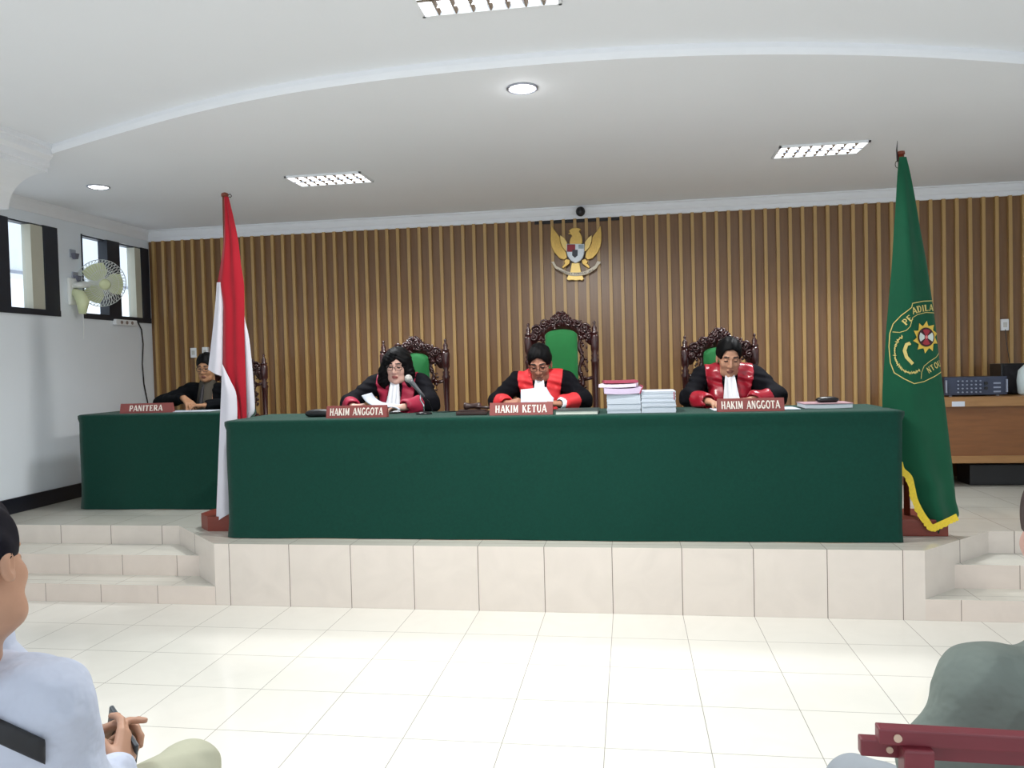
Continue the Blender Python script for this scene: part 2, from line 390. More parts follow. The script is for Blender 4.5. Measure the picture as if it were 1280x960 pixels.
def downlight(px, py, label, st):
    p = at(px, py, 2, ZC-.004); t = empty('downlight', (p[0], p[1], ZC)); tag(t, label, 'downlight')
    MB().lathe([(.085, 0), (.085, -.006), (.078, -.010), (.070, -.006), (.070, -.001)], n=28).build('trim_ring', mat('ring_grey', (170, 174, 186), rough=.3, metal=.6), t, True)
    MB().lathe([(.069, -.003), (.05, -.010), (.02, -.013)], n=28).build('lamp', mat('downlight_emit%d' % st, (255, 255, 255), emit=(250, 252, 255), estr=st, var=0), t, True)
    return p
pA = downlight(653, 111, 'bright round downlight in the middle of the ceiling', 30)
pB = downlight(123, 234, 'round downlight near the window wall', 9)
def area(name, loc, sx, sy, power, col=(1, 1, 1), rot=(0, 0, 0)):
    l = bpy.data.lights.new(name, 'AREA'); l.shape = 'RECTANGLE'; l.size = sx; l.size_y = sy; l.spread = math.radians(130); l.energy = power; l.color = col
    o = bpy.data.objects.new(name, l); COL.objects.link(o); o.location = loc; o.rotation_euler = rot; return o
for (c, lab) in tr: area('troffer_lamp', (c[0], c[1], ZC-.05), .55, .26, 27, (.95, .98, 1))
area('troffer_lamp', (2.0, -1.45, ZU-.05), .55, .26, 27, (.95, .98, 1))
area('troffer_lamp', (0.2, -3.2, ZU-.05), .55, .26, 27, (.95, .98, 1)); area('troffer_lamp', (4.6, -2.6, ZU-.05), .55, .26, 27, (.95, .98, 1))
l = bpy.data.lights.new('downlight_lamp', 'SPOT'); l.energy = 150; l.spot_size = math.radians(174); l.spot_blend = .25; l.shadow_soft_size = .07; l.color = (1, .97, .92)
o = bpy.data.objects.new('downlight_lamp', l); COL.objects.link(o); o.location = (pA[0], pA[1], ZC-.06)
l = bpy.data.lights.new('downlight_glow', 'POINT'); l.energy = .35; l.shadow_soft_size = .03
o = bpy.data.objects.new('downlight_glow', l); COL.objects.link(o); o.location = (pA[0], pA[1], ZC-.05)
w = bpy.data.worlds.new('world'); scene.world = w; w.use_nodes = True
w.node_tree.nodes['Background'].inputs[0].default_value = (.90, .955, 1.0, 1); w.node_tree.nodes['Background'].inputs[1].default_value = 1.65
scene.view_settings.view_transform = 'Standard'; scene.view_settings.look = 'None'; scene.view_settings.exposure = 0.0
# ------------------------------------------------------------------ covered bench and side desk
M_cloth = mat('green_cloth', (9, 60, 49), rough=.92, spec=.15, var=.10, scale=60, bump=.25, bscale=900, sheen=.15)
M_wood = wood_mat('desk_wood', (104, 62, 30), (142, 92, 48), rough=.4, sc=(1.5, 12, 12))
M_woodl = wood_mat('desk_wood_pale', (140, 100, 58), (168, 126, 80), rough=.4, sc=(1.5, 12, 12))
ZT = 1.155
def covered_table(x0, x1, y0, y1, zt, tname, tlabel, clabel):
    t = empty(tname, ((x0+x1)/2, (y0+y1)/2, HP)); tag(t, tlabel, 'table')
    cx, cy = (x0+x1)/2, (y0+y1)/2
    a = MB().box(x0-cx+.03, x1-cx-.03, y0-cy+.03, y1-cy-.03, zt-HP-.035, zt-HP-.005).build('tabletop', M_wood, t)
    for sx in (-1, 1):
        for sy in (-1, 1):
            lx, ly = sx*((x1-x0)/2-.09), sy*((y1-y0)/2-.09)
            MB().box(lx-.03, lx+.03, ly-.03, ly+.03, 0, zt-HP-.035).build('leg', M_wood, t)
    # cloth: top plus front and side drops with shallow drape, back open
    path = []; L = []
    nx, ny = int((x1-x0)/.035), int((y1-y0)/.05)
    for i in range(ny+1): path.append((x0, y1+(y0-y1)*i/ny, -1, 0))
    for i in range(1, nx): path.append((x0+(x1-x0)*i/nx, y0, 0, -1))
    for i in range(ny+1): path.append((x1, y0+(y1-y0)*i/ny, 1, 0))
    H = zt-HP; rows = [0.0, .006, .015, .03, .06, .12, .2, .3, .4, .5, .6, .68, H-.06, H-.02, H-.004]
    vs = []; fs = []; N = len(path); rnd = random.Random(3)
    ph = [rnd.uniform(0, 6) for _ in range(6)]
    for ri, dz in enumerate(rows):
        k = min(1, dz/.5)
        for j, (x, y, nx_, ny_) in enumerate(path):
            s = j*.035
            wv = .006*math.sin(s*2.1+ph[0])+.004*math.sin(s*5.3+ph[1]+dz*2)+.003*math.sin(s*11+ph[2]+dz*5)
            o_ = .004+wv*k+(.0 if dz > .0 else -.012)+(.012 if .003 < dz < .04 else 0)+.004*math.sin(dz*9+s*.7)*k
            if dz > H-.1: o_ += .010*(dz-(H-.1))/.1
            vs.append((x+nx_*o_, y+ny_*o_, zt-dz+(0.002 if dz == 0 else 0)))
    for r_ in range(len(rows)-1):
        for j in range(N-1): fs.append((r_*N+j, (r_+1)*N+j, (r_+1)*N+j+1, r_*N+j+1))
    b = len(vs)
    fs.append(tuple(range(N)))
    c = mesh_obj('tablecloth', vs, fs, M_cloth, None, True); c.data.polygons[len(fs)-1].use_smooth = False
    tag(c, clabel, 'tablecloth'); return c
covered_table(-.08, 4.06, .175, .80, ZT, 'judges_table', 'long bench table hidden under the dark green cloth in the middle', 'dark green cloth draped over the long table in front of the three judges')
covered_table(-1.885, -.62, 1.14, 1.62, ZT, 'clerk_table', 'small side table hidden under a green cloth by the window wall', 'dark green cloth over the smaller side table beside the window wall')

# ------------------------------------------------------------------ name signs
M_sign = mat('sign_red_brown', (134, 66, 62), rough=.45, var=.04)
M_let = mat('letter_white', (240, 232, 222), rough=.5, var=.01)
def sign(txt, pl, pr, ztop_px, Y, label, th=.125, off=.16, sp=.06, rz=0.0, z=ZT+.003):
    a, b = at(*pl, 1, Y), at(*pr, 1, Y); w = b[0]-a[0]; h = .078
    t = empty('name_sign', ((a[0]+b[0])/2, Y, z), rz); tag(t, label, 'sign', 'red-brown name signs on the green cloths')
    lean = .022
    MB().prism([(0, 0), (.055, 0), (lean+.006, h), (lean, h)], -w/2, w/2, 'x').build('sign_block', M_sign, t)
    q, tw = letter_quads(txt, sp); lh = .046; avail = w*(1-off); sc = avail/tw; x_ = 0
    for word in txt.split(' '):
        m_ = MB(); q, ww = letter_quads(word, sp)
        for quad in q:
            vs = []
            for u, v in quad:
                zz = .016+v*lh; yy = lean*zz/h
                vs.append((-avail/2+(x_+u)*sc, yy-.0022, zz))
            m_.add(vs, [(0, 1, 2, 3)])
        m_.build('lettering', M_let, t); x_ += ww+ADV[' ']+sp
sign('HAKIM ANGGOTA', (408, 525), (483, 524), 512, .25, 'red-brown sign reading HAKIM ANGGOTA in front of the woman judge', off=.12, rz=.03)
sign('HAKIM KETUA', (612, 522), (691, 521), 507, .25, 'red-brown sign reading HAKIM KETUA in front of the middle judge', off=.18)
sign('HAKIM ANGGOTA', (897, 518), (981, 517), 504, .25, 'red-brown sign reading HAKIM ANGGOTA in front of the right judge', off=.12)
sign('PANITERA', (152, 519), (213, 518), 507, 1.22, 'red-brown sign reading PANITERA on the side table', off=.36, rz=.12)

# ------------------------------------------------------------------ things on the long table
M_paper = mat('paper_white', (204, 211, 224), rough=.8, var=.02)
M_pedge = mat('paper_edges', (200, 209, 220), rough=.85, var=.06, scale=8, stretch=(1, 1, 90))
M_lilac = mat('lilac_folder', (206, 190, 216), rough=.6, var=.05)
M_redf = mat('crimson_folder', (158, 62, 84), rough=.5)
M_blk = mat('black_plastic', (20, 20, 24), rough=.3)
M_blkm = mat('black_leather', (24, 24, 28), rough=.45, bump=.2, bscale=200)
def ream(name, pl, pr, ptop, Y, dep, label, z=ZT+.003, rot=0.0, grp=None):
    a, b, c = at(*pl, 1, Y), at(*pr, 1, Y), at(*ptop, 1, Y); w = b[0]-a[0]; h = c[2]-a[2]
    t = empty(name, ((a[0]+b[0])/2, Y+dep/2, z), rot); tag(t, label, 'papers', grp)
    rnd = random.Random(len(label)); m_ = MB(); k = 14
    for i in range(k):
        j = rnd.uniform(-.0025, .0025); m_.box(-w/2+j, w/2+j, -dep/2+rnd.uniform(-.003, .003), dep/2, h*i/k, h*(i+1)/k-.0006)
    m_.build('paper_block', M_pedge, t)
    MB().box(-w/2-.001, w/2+.001, -dep/2-.002, dep/2, h, h+.0015).build('top_sheet', M_paper, t)
    return t, w, h
ream('paper_stack', (759, 517), (801, 516.5), (759, 494), .27, .30, 'tall white paper stack under the lilac files, left of the two stacks')
s2, w2, h2 = ream('paper_stack', (802, 517), (845, 517), (802, 491), .27, .32, 'tall white paper stack with nothing on it, beside the lilac files')
MB().box(w2/2-.012, w2/2-.006, -.164, -.1625, h2-.05, h2-.002).build('bookmark_ribbon', M_redf, s2)
def sheet_block(name, x0, x1, y0, y1, z0, h, mat_, label, cat, cover=None, rz=0, curl=0.0, grp=None):
    t = empty(name, ((x0+x1)/2, (y0+y1)/2, z0), rz); tag(t, label, cat, grp)
    w, d = (x1-x0)/2, (y1-y0)/2; m_ = MB(); n_ = 12
    top = []; bot = []
    for j in range(2):
        for i in range(n_+1):
            u = -1+2*i/n_; zz = curl*(u*u)
            top.append((w*u, d*(2*j-1), h+zz)); bot.append((w*u, d*(2*j-1), zz))
    k = n_+1; vs = top+bot; fs = []
    for i in range(n_):
        fs += [(i, i+1, k+i+1, k+i), (2*k+i+1, 2*k+i, 3*k+i, 3*k+i+1), (2*k+i, 2*k+i+1, i+1, i), (k+i, k+i+1, 3*k+i+1, 3*k+i)]
    fs += [(0, k, 3*k, 2*k), (n_, 2*k+n_, 3*k+n_, k+n_)]
    m_.add(vs, fs); m_.build('pages', mat_, t)
    if cover: MB().box(-w-.004, w+.004, -d-.004, d+.004, h+curl, h+curl+.004).build('cover', cover, t)
    return t
# lilac and crimson case files
zt_ = ZT+.003+at(759, 494, 1, .27)[2]-at(759, 517, 1, .27)[2]+.003
xA = at(751, 490, 1, .27)[0]; xB = at(802, 490, 1, .27)[0]
fa = sheet_block('case_file', xA+.015, xB-.004, .26, .54, zt_, .034, M_lilac, 'lilac case file bound with string, lying on the left paper stack', 'file', rz=.05, curl=.006)
fb = sheet_block('case_file', xA-.005, xB-.025, .27, .55, zt_+.041, .018, mat('lilac_pages', (222, 208, 226), rough=.7), 'thin lilac case file under the crimson folder', 'file', rz=-.06, curl=.004)
fc = sheet_block('folder', xA+.01, xB-.03, .33, .56, zt_+.066, .014, M_redf, 'crimson folder on top of the case files', 'folder', rz=.1, curl=.002)
m_ = MB(); m_.tube([(.10, -.142, .0), (.112, -.145, .03), (.12, -.12, .045), (.11, -.02, .05)], .004, 6); m_.build('binding_string', M_redf, fa)
# flat books and papers
x0, x1 = at(695, 520, 1, .25)[0], at(747, 519, 1, .25)[0]
sheet_block('flat_book', x0, x1, .24, .50, ZT+.003, .020, mat('book_pages', (222, 226, 214), rough=.8, stretch=(1, 1, 60)), 'flat book with pale pages and dark cover beside the HAKIM KETUA sign', 'book', cover=mat('book_cover', (58, 74, 74), rough=.5))
x0, x1 = at(1006, 513, 1, .40)[0], at(1066, 513, 1, .40)[0]
sheet_block('thick_book', x0, x1, .40, .62, ZT+.003, .024, mat('book_pages2', (206, 214, 222), rough=.8, stretch=(1, 1, 60)), 'pale thick book with pinkish cover under the black spectacle case', 'book', cover=mat('book_cover2', (176, 140, 148), rough=.5), curl=.003)
p = at(1034, 505, 1, .5)
def pod(name, c, l, w, h, label, cat, M, rz=0):
    bm = bmesh.new(); bmesh.ops.create_uvsphere(bm, u_segments=24, v_segments=12, radius=1)
    for v in bm.verts:
        z = v.co.z; e = 1 if abs(z) < .3 else 1
        v.co = Vector((math.copysign(abs(v.co.x)**.75, v.co.x)*l/2, math.copysign(abs(v.co.y)**.8, v.co.y)*w/2, max(z, -.75)*h*.57+h*.43))
    t = empty(name, c, rz); tag(t, label, cat)
    b = MB().bm(bm); b.build('case_shell', M, t, True)
    MB().tube([(l/2*1.0*math.cos(a)*.985, w/2*math.sin(a)*.985, h*.45) for a in [2*PI*i/24 for i in range(24)]], .0018, 5, True).build('seam', M_blk, t)
    return t
pod('spectacle_case', (p[0], .5, ZT+.003+.024+.008), .14, .07, .036, 'glossy black spectacle case lying on the pale book', 'case', M_blk, .08)
p = at(397, 517, 1, .40); pod('spectacle_case', (p[0]+.01, .40, ZT+.003), .19, .08, .052, 'black spectacle case left of the woman judge sign', 'case', M_blkm, .03)
p = at(590, 515, 1, .34)
t = empty('gavel_block', (p[0], .36, ZT+.003)); tag(t, 'dark wooden gavel stand with carved top between woman and middle judge', 'gavel stand')
M_dw = wood_mat('dark_gavel_wood', (40, 26, 24), (66, 44, 40), rough=.35, sc=(8, 2, 8))
MB().box(-.10, .10, -.055, .055, 0, .024, .006).build('base', M_dw, t); MB().box(-.085, .085, -.045, .045, .024, .034, .003).build('step', M_dw, t)
h_ = MB(); h_.tube([(-.055, 0, .056), (-.05, 0, .056), (-.035, 0, .056), (-.015, 0, .056), (.015, 0, .056), (.035, 0, .056), (.05, 0, .056), (.055, 0, .056)], [.018, .023, .023, .017, .017, .023, .023, .018], 14); h_.build('gavel_head', M_dw, t, True)
MB().tube([(0, 0, .054), (.06, -.03, .050), (.13, -.045, .046)], [.008, .008, .010], 8).build('gavel_handle', M_dw, t, True)
# loose papers before the right judge
def sheet(name, x0, x1, y0, y1, z, label, rz=0, parent=None):
    o = MB().box(-(x1-x0)/2, (x1-x0)/2, -(y1-y0)/2, (y1-y0)/2, 0, .004).build(name, M_paper, None)
    o.location = ((x0+x1)/2, (y0+y1)/2, z); o.rotation_euler = (0, 0, rz); tag(o, label, 'papers'); return o
sheet('loose_papers', 3.03, 3.54, .34, .56, ZT+.003, 'white papers spread behind the sign of the right judge', .03)
x0, x1 = at(214, 513, 1, 1.35)[0], at(268, 512, 1, 1.35)[0]
sheet('loose_papers', x0, x1, 1.26, 1.46, ZT+.003, 'white papers on the side table under the clerk\'s hand', .02)
# microphone
M_chrome = mat('chrome', (205, 205, 210), rough=.22, metal=1.0, var=.01)
M_mesh = mat('mic_mesh', (198, 196, 192), rough=.4, metal=.5, bump=.6, bscale=600)
bs = at(530, 517, 1, .50); t = empty('microphone', (bs[0], .50, ZT+.003)); tag(t, 'silver headed microphone on a small desk stand before the woman judge', 'microphone')
def L3(px, py, Y): q = at(px, py, 1, Y); return Vector((q[0]-bs[0], q[1]-.50, q[2]-ZT-.003))
hd = L3(510.5, 473, .44); bd = L3(524, 489, .48); en = L3(529, 496, .50)
MB().lathe([(.055, 0), (.055, .008), (.03, .016), (.01, .02)], n=24).build('base', M_blk, t, True)
MB().tube([(0, 0, .015), (0, .0, .06), en+Vector((-.02, 0, -.02)), bd+(en-bd)*.4], .006, 8).build('gooseneck', M_chrome, t, True)
d = (bd-hd).normalized(); MB().tube([hd+d*.018, hd+d*.03, bd, bd+d*.05], [.021, .017, .012, .010], 14).build('handle', mat('mic_grey', (120, 122, 128), rough=.4, metal=.4), t, True)
MB().ball(hd, .026, 3).build('head', M_mesh, t, True)
MB().tube([en, en+Vector((.03, .03, -.03)), (.05, .05, .01), (.12, .12, .004), (.25, .25, .004)], .003, 6).build('cable', M_blk, t)

# ------------------------------------------------------------------ wooden table with amplifier at the right
XA, XB_, YA, YB2 = 4.72, 6.55, 2.08, 2.68
zt = 1.117
t = empty('equipment_table', ((XA+XB_)/2, (YA+YB2)/2, HP)); tag(t, 'brown wooden table against the slatted wall carrying the amplifier', 'table')
cx, cy = (XA+XB_)/2, (YA+YB2)/2; w, d = (XB_-XA)/2, (YB2-YA)/2; H = zt-HP
MB().box(-w, w, -d, d, H-.075, H, .004).build('tabletop', M_woodl, t)
MB().box(-w+.04, w-.04, -d+.03, -d+.05, .255, H-.075).build('front_panel', M_wood, t)
MB().box(-w+.02, w-.02, -d+.015, -d+.055, .20, .258, .003).build('lower_rail', M_woodl, t)
for sx in (-1, 1): MB().box(sx*(w-.05)-.03, sx*(w-.05)+.03, -d+.03, d-.03, 0, H-.075).build('leg', M_wood, t)
MB().box(-w+.1, w-.1, d-.06, d-.03, .02, .5).build('back_panel', M_wood, t)
q0, q1 = at(1190, 502, 1, YA-.002), at(1206, 508, 1, YA-.002)
o = MB().box(q0[0], q1[0], YA-.003, YA+.0005, q1[2], q0[2]).build('price_tag', M_paper); tag(o, 'small white sticker on the wooden table edge below the amplifier', 'sticker')
o.name = 'paper_sticker'
k0, k1 = at(1205, 590, 1, 2.35), at(1290, 590, 1, 2.35)
o = MB().box(k0[0], k1[0]+.3, 2.24, 2.5, HP, HP+.17, .01).build('equipment_case', M_blkm); tag(o, 'low black equipment case on the floor under the wooden table', 'case')
# amplifier
a0, a1 = at(1183, 496, 1, 2.2), at(1257, 474, 1, 2.2); wa = a1[0]-a0[0]; ha = .155
t = empty('amplifier', ((a0[0]+a1[0])/2, 2.36, zt)); tag(t, 'dark grey rack amplifier with rows of small knobs on the wooden table', 'amplifier')
M_amp = mat('amp_face', (52, 60, 82), rough=.4, var=.05); M_knob = mat('amp_knob', (150, 158, 176), rough=.3, metal=.5)
MB().box(-wa/2, wa/2, -.15, .15, .015, ha, .004).build('casing', mat('amp_case', (34, 38, 52), rough=.45), t)
f = MB().box(-wa/2-.012, wa/2+.012, -.156, -.148, .012, ha+.003, .002).build('faceplate', M_amp, t)
for i in range(6):
    for j in range(4):
        x = -wa*.30+i*wa*.075; z = .035+j*.03; MB().tube([(x, -.156, z), (x, -.168, z)], .006, 8).build('knob', M_knob, f)
for i in range(2): MB().tube([(wa*.17, -.156, .105-.04*i), (wa*.17, -.166, .105-.04*i)], .014, 12).build('dial', M_blk, f)
sw = MB()
for i in range(3): sw.box(wa*.30, wa*.42, -.159, -.155, .03+.034*i, .042+.034*i)
sw.build('switches', M_knob, f)
for sx in (-1, 1):
    MB().box(sx*(wa/2+.004)-.005, sx*(wa/2+.004)+.005, -.18, -.156, .03, ha-.02, .003).build('handle', M_knob, f)
    for y in (-.12, .12): MB().lathe([(.012, 0), (.014, .016)], (sx*wa*.4, y, 0), 10).build('foot', M_paper if y < 0 else M_blk, t)
# speaker
s0, s1 = at(1250, 494, 1, 2.42), at(1278, 460, 1, 2.42); ws = s1[0]-s0[0]
t = empty('loudspeaker', ((s0[0]+s1[0])/2+.03, 2.52, zt)); tag(t, 'black box loudspeaker standing behind the amplifier', 'loudspeaker')
MB().box(-ws/2-.02, ws/2+.03, -.10, .11, 0, .255, .006).build('cabinet', M_blk, t); MB().box(-ws/2, ws/2+.01, -.106, -.098, .015, .24).build('grille', mat('grille', (30, 28, 34), rough=.8, bump=.5, bscale=500), t)
p = at(1286, 482, 1, 2.25); t = empty('water_jug', (p[0]+.03, 2.24, zt)); tag(t, 'pale rounded plastic jug at the right end of the wooden table', 'jug')
MB().lathe([(.09, 0), (.11, .02), (.115, .12), (.105, .2), (.06, .25), (.035, .26)], n=24).build('jug_body', mat('pale_plastic', (206, 222, 226), rough=.3), t, True)
MB().lathe([(.036, .26), (.038, .28), (.03, .285)], n=16).build('cap', M_fix, t, True)

# ------------------------------------------------------------------ wall fittings
def outlet(px, py, label, cat='socket'):
    p = at(px, py, 1, BATF-.005); t = empty('wall_socket', (p[0], BATF, p[2])); tag(t, label, cat)
    MB().box(-.032, .032, -.012, .02, -.05, .05, .005).build('plate', M_fix, t); MB().box(-.016, .016, -.015, -.011, -.022, .022, .002).build('insert', mat('socket_insert', (205, 205, 200), rough=.4), t); return t
outlet(242, 441, 'white wall socket left above the clerk\'s head'); outlet(256.5, 440, 'white wall socket right above the clerk\'s head, nearer the flag'); 
t = outlet(1256, 406, 'white wall switch above the loudspeaker with a thin cord', 'switch')
MB().tube([(0, -.014, -.04), (.01, -.01, -.15), (.03, -.01, -.3), (.045, 0, -.48)], .003, 6).build('cord', M_blk, t)
# dome camera
p = at(725.5, 264, 1, 2.76); t = empty('dome_camera', (p[0], 2.79, p[2])); tag(t, 'small black dome camera on the white crown above the eagle emblem', 'camera')
MB().box(-.02, .02, 0, .035, -.02, .03, .004).build('mount', M_blk, t); MB().ball((0, -.015, 0), (.044, .04, .046), 3).build('dome', M_blk, t, True)

# ------------------------------------------------------------------ eagle emblem
M_gold = mat('emblem_gold', (214, 178, 96), rough=.38, metal=.35, var=.08, scale=40)
M_goldl = mat('emblem_gold_pale', (234, 204, 128), rough=.4, metal=.3, var=.06, scale=40)
M_red = mat('emblem_red', (150, 34, 52), rough=.5); M_silver = mat('emblem_silver', (206, 214, 222), rough=.4, metal=.2); M_blackE = mat('emblem_black', (60, 62, 74), rough=.5)
M_scroll = mat('emblem_scroll', (232, 222, 204), rough=.5)
EC = at(719.6, 316, 1, 2.80)
emb = empty('eagle_emblem', (EC[0], BATF, EC[2])); tag(emb, 'golden eagle emblem with shield and scroll mounted on the slatted wall', 'emblem')
def ep(cx, cy): q = at(680+cx/12, 275+cy/12, 1, 2.80); return (q[0]-EC[0], q[2]-EC[2])
def eplate(name, pts, y0, y1, M, parent=emb, mirror=False, bev=.004):
    P = [ep(*p) for p in pts]; P = [Vector((p[0], p[1])) for p in P]
    area_ = sum(P[i].x*P[(i+1) % len(P)].y-P[(i+1) % len(P)].x*P[i].y for i in range(len(P)))
    if area_ < 0: P = P[::-1]
    n_ = len(P); c = sum(P, Vector((0, 0)))/n_
    inn = []
    for i in range(n_):
        a, b, d_ = P[i-1], P[i], P[(i+1) % n_]; t1 = (b-a).normalized(); t2 = (d_-b).normalized()
        nn = Vector((-(t1.y+t2.y), t1.x+t2.x)); nn = nn.normalized() if nn.length > 1e-6 else nn
        inn.append(b+nn*bev)
    vs = [(p.x, y1, p.y) for p in P]+[(p.x, y0+bev, p.y) for p in P]+[(p.x, y0, p.y) for p in inn]
    fs = [(i, n_+i, n_+(i+1) % n_, (i+1) % n_) for i in range(n_)]+[(n_+i, 2*n_+i, 2*n_+(i+1) % n_, n_+(i+1) % n_) for i in range(n_)]+[tuple(range(2*n_, 3*n_))]
    return mesh_obj(name, vs, fs, M, parent)
MX = 478
def mir(pts): return [(2*MX-x, y) for x, y in pts]
wing = [(110,80),(150,140),(200,205),(235,255),(240,330),(270,400),(330,480),(345,560),(300,592),(230,570),(150,480),(110,390),(95,300),(97,180)]
wing2 = [(240,225),(300,265),(345,330),(352,465),(320,460),(272,400),(242,310)]
wl = eplate('wing', wing, -.030, .003, M_gold); wr = eplate('wing', mir(wing), -.030, .003, M_gold)
for par, f in ((wl, lambda p: p), (wr, mir)):
    eplate('inner_feathers', f(wing2), -.042, -.026, M_goldl, par)
    for k_ in range(4):
        a = [(115+k_*28, 130+k_*45), (122+k_*28, 130+k_*45), (190+k_*36, 480+k_*22), (184+k_*36, 484+k_*22)]
        eplate('feather_ridge', f(a), -.034, -.028, M_gold, par, bev=.0008)
eplate('head', [(385,150),(420,125),(470,115),(520,122),(552,135),(548,158),(525,168),(545,200),(565,240),(578,330),(560,370),(390,370),(383,330),(398,275),(420,240),(398,215),(366,212),(372,192),(392,186),(368,166)], -.055, -.01, M_gold)
eplate('tail', [(415,640),(530,640),(560,790),(597,880),(570,903),(530,895),(475,905),(420,895),(365,903),(335,880),(390,770)], -.036, -.008, M_goldl)
lg = [(330,580),(388,600),(384,650),(335,690),(285,722),(265,705),(310,650),(300,620)]
eplate('leg', lg, -.046, -.01, M_gold); eplate('leg', mir(lg), -.046, -.01, M_gold)
sh = eplate('shield', [(338,360),(606,360),(606,480),(588,560),(545,610),(472,650),(400,605),(355,545),(338,480)], -.062, -.03, M_silver)
eplate('shield_quarter', [(348,368),(470,368),(470,480),(348,480)], -.066, -.058, M_red, sh); eplate('shield_band', [(425,450),(505,450),(505,535),(465,570),(425,535)], -.070, -.058, M_blackE, sh)
eplate('shield_quarter', [(520,375),(596,375),(596,430),(520,430)], -.066, -.058, mat('emblem_grey', (150, 168, 178), rough=.5), sh)
# scroll
sc_t = [(105,628),(150,622),(185,690),(260,728),(340,768),(410,787),(470,790),(540,786),(620,764),(700,722),(765,680),(800,612),(848,625)]
sc_b = [(848,650),(822,668),(790,722),(715,775),(630,818),(545,834),(470,838),(405,834),(330,812),(250,772),(170,725),(140,680),(125,655)]
scr = eplate('scroll', sc_t+sc_b, -.056, -.03, M_scroll)
q, tw = letter_quads('BHINNEKA TUNGGAL IKA', .1)
m_ = MB()
for quad in q:
    vs = []
    for u, v in quad:
        s_ = u/tw; x_ = 205+s_*540; mid = 745+70*(1-((x_-475)/280)**2)+(-5); y_ = mid+10-v*22
        e_ = ep(x_, y_); vs.append((e_[0], -.0575, e_[1]))
    m_.add(vs, [(0, 1, 2, 3)])
m_.build('lettering', mat('scroll_ink', (120, 110, 100), rough=.6), scr)

# ------------------------------------------------------------------ wall fan, power strip
M_fan = mat('fan_white', (240, 243, 240), rough=.35, var=.02); M_fang = mat('fan_lime', (226, 234, 190), rough=.4, var=.04)
FC = at(127, 354, 1, 1.98); FC = FC+(CAM-FC)/np.linalg.norm(CAM-FC)*.0
fan = empty('wall_fan', (XL, 1.72, 2.22)); tag(fan, 'white wall fan with lime green blades between the two windows', 'fan')
org = Vector((XL, 1.72, 2.22)); C_ = Vector(FC)-org
ax = Vector((.80, -.55, -.22)).normalized()
R_ = ax.to_track_quat('Z', 'Y').to_matrix().to_4x4(); Mx = Matrix.Translation(C_) @ R_
mb = MB(); mb.T = Mx; RF = .215
for sgn, dep in ((1, .085), (-1, .07)):
    for i in range(44):
        a = 2*PI*i/44; pts = []
        for k_ in range(7):
            t_k = k_/6; r_ = RF*(.16+.84*t_k); pts.append((r_*math.cos(a+.25*(1-t_k)), r_*math.sin(a+.25*(1-t_k)), sgn*dep*(1-t_k**2.2)))
        mb.tube(pts, .0025, 4)
    for rr in (.16, .6, 1.0): 
        tt = (rr-.16)/.84; mb.tube([(RF*rr*math.cos(2*PI*i/36), RF*rr*math.sin(2*PI*i/36), sgn*dep*(1-tt**2.2)) for i in range(36)], .0035 if rr == 1 else .002, 5, True)
cage = mb.build('cage', M_fan, fan)
mb = MB(); mb.T = Mx
for b_ in range(3):
    a0 = 2*PI*b_/3; n_ = 8; vs = []; fs = []
    for i in range(n_+1):
        u = i/n_; r_ = .04+.15*u; wd = .62+.25*math.sin(PI*min(1, u*1.1))
        for k_ in range(5):
            w_ = (k_/4-.5)*wd*2*(.55+.45*(1-u*.3)); vs.append((r_*math.cos(a0+w_), r_*math.sin(a0+w_), -.03*w_+.005))
    for i in range(n_):
        for k_ in range(4): fs.append((i*5+k_, i*5+k_+1, (i+1)*5+k_+1, (i+1)*5+k_))
    mb.add(vs, fs)
mb.build('blade_rotor', M_fang, fan, True)
mb = MB(); mb.T = Mx; mb.lathe([(.052, .075), (.05, .092), (.03, .10)], n=20); mb.build('badge', M_fang, fan, True)
mb = MB(); mb.T = Mx; mb.lathe([(.05, -.22), (.07, -.20), (.075, -.10), (.05, -.065)], n=20); mb.build('motor_housing', M_fan, fan, True)
back = Mx @ Vector((0, 0, -.16))
MB().box(0, .03, -.06, .06, -.12, .12, .01).build('wall_bracket', M_fan, fan)
MB().tube([(.02, 0, .05), (.09, 0, .06), back+Vector((0, 0, -.04)), back], [.03, .03, .028, .03], 12).build('neck', M_fan, fan, True)
MB().tube([(.02, 0, .0), (.08, -.005, -.03), (.11, -.005, -.09), (.10, 0, -.20)], [.03, .05, .055, .03], 14).build('switch_box', M_fang, fan, True)
MB().tube([(.10, 0, -.20), (.10, .01, -.3), (.10, .0, -.42)], .002, 5).build('pull_cord', M_fan, fan)
def lw(px, py): return at(px, py, 0, XL+.03)
p = lw(91, 331)
for k_, (px, py, lab) in enumerate([(90, 317, 'upper small grey bracket on the pier between the windows'), (93, 345, 'lower small grey bracket on the pier beside the fan')]):
    p = at(px, py, 0, XL); t = empty('wall_bracket', (XL, p[1], p[2])); tag(t, lab, 'bracket')
    MB().box(0, .012, -.035, .035, -.035, .035, .003).build('plate', M_gut, t); MB().prism([(-.03, 0), (.03, 0), (.012, -.05), (-.012, -.05)], .012, .05, 'x').build('hook', mat('bracket_grey', (110, 112, 128), rough=.5), t)
p0, p1 = at(147, 399, 0, XL+.04), at(170, 402, 0, XL+.04)
t = empty('power_strip', (XL, (p0[1]+p1[1])/2, 1.975)); tag(t, 'white power strip under the rear window with a hanging cable', 'power strip')
l_ = (p1[1]-p0[1])/2+.02
MB().box(0, .04, -l_, l_, -.025, .03, .006).build('body', M_fix, t)
for i in range(3): MB().tube([(.04, -l_*.5+i*l_*.5, .002), (.0435, -l_*.5+i*l_*.5, .002)], .017, 14).build('socket', mat('socket_brown', (140, 124, 118), rough=.5), t)
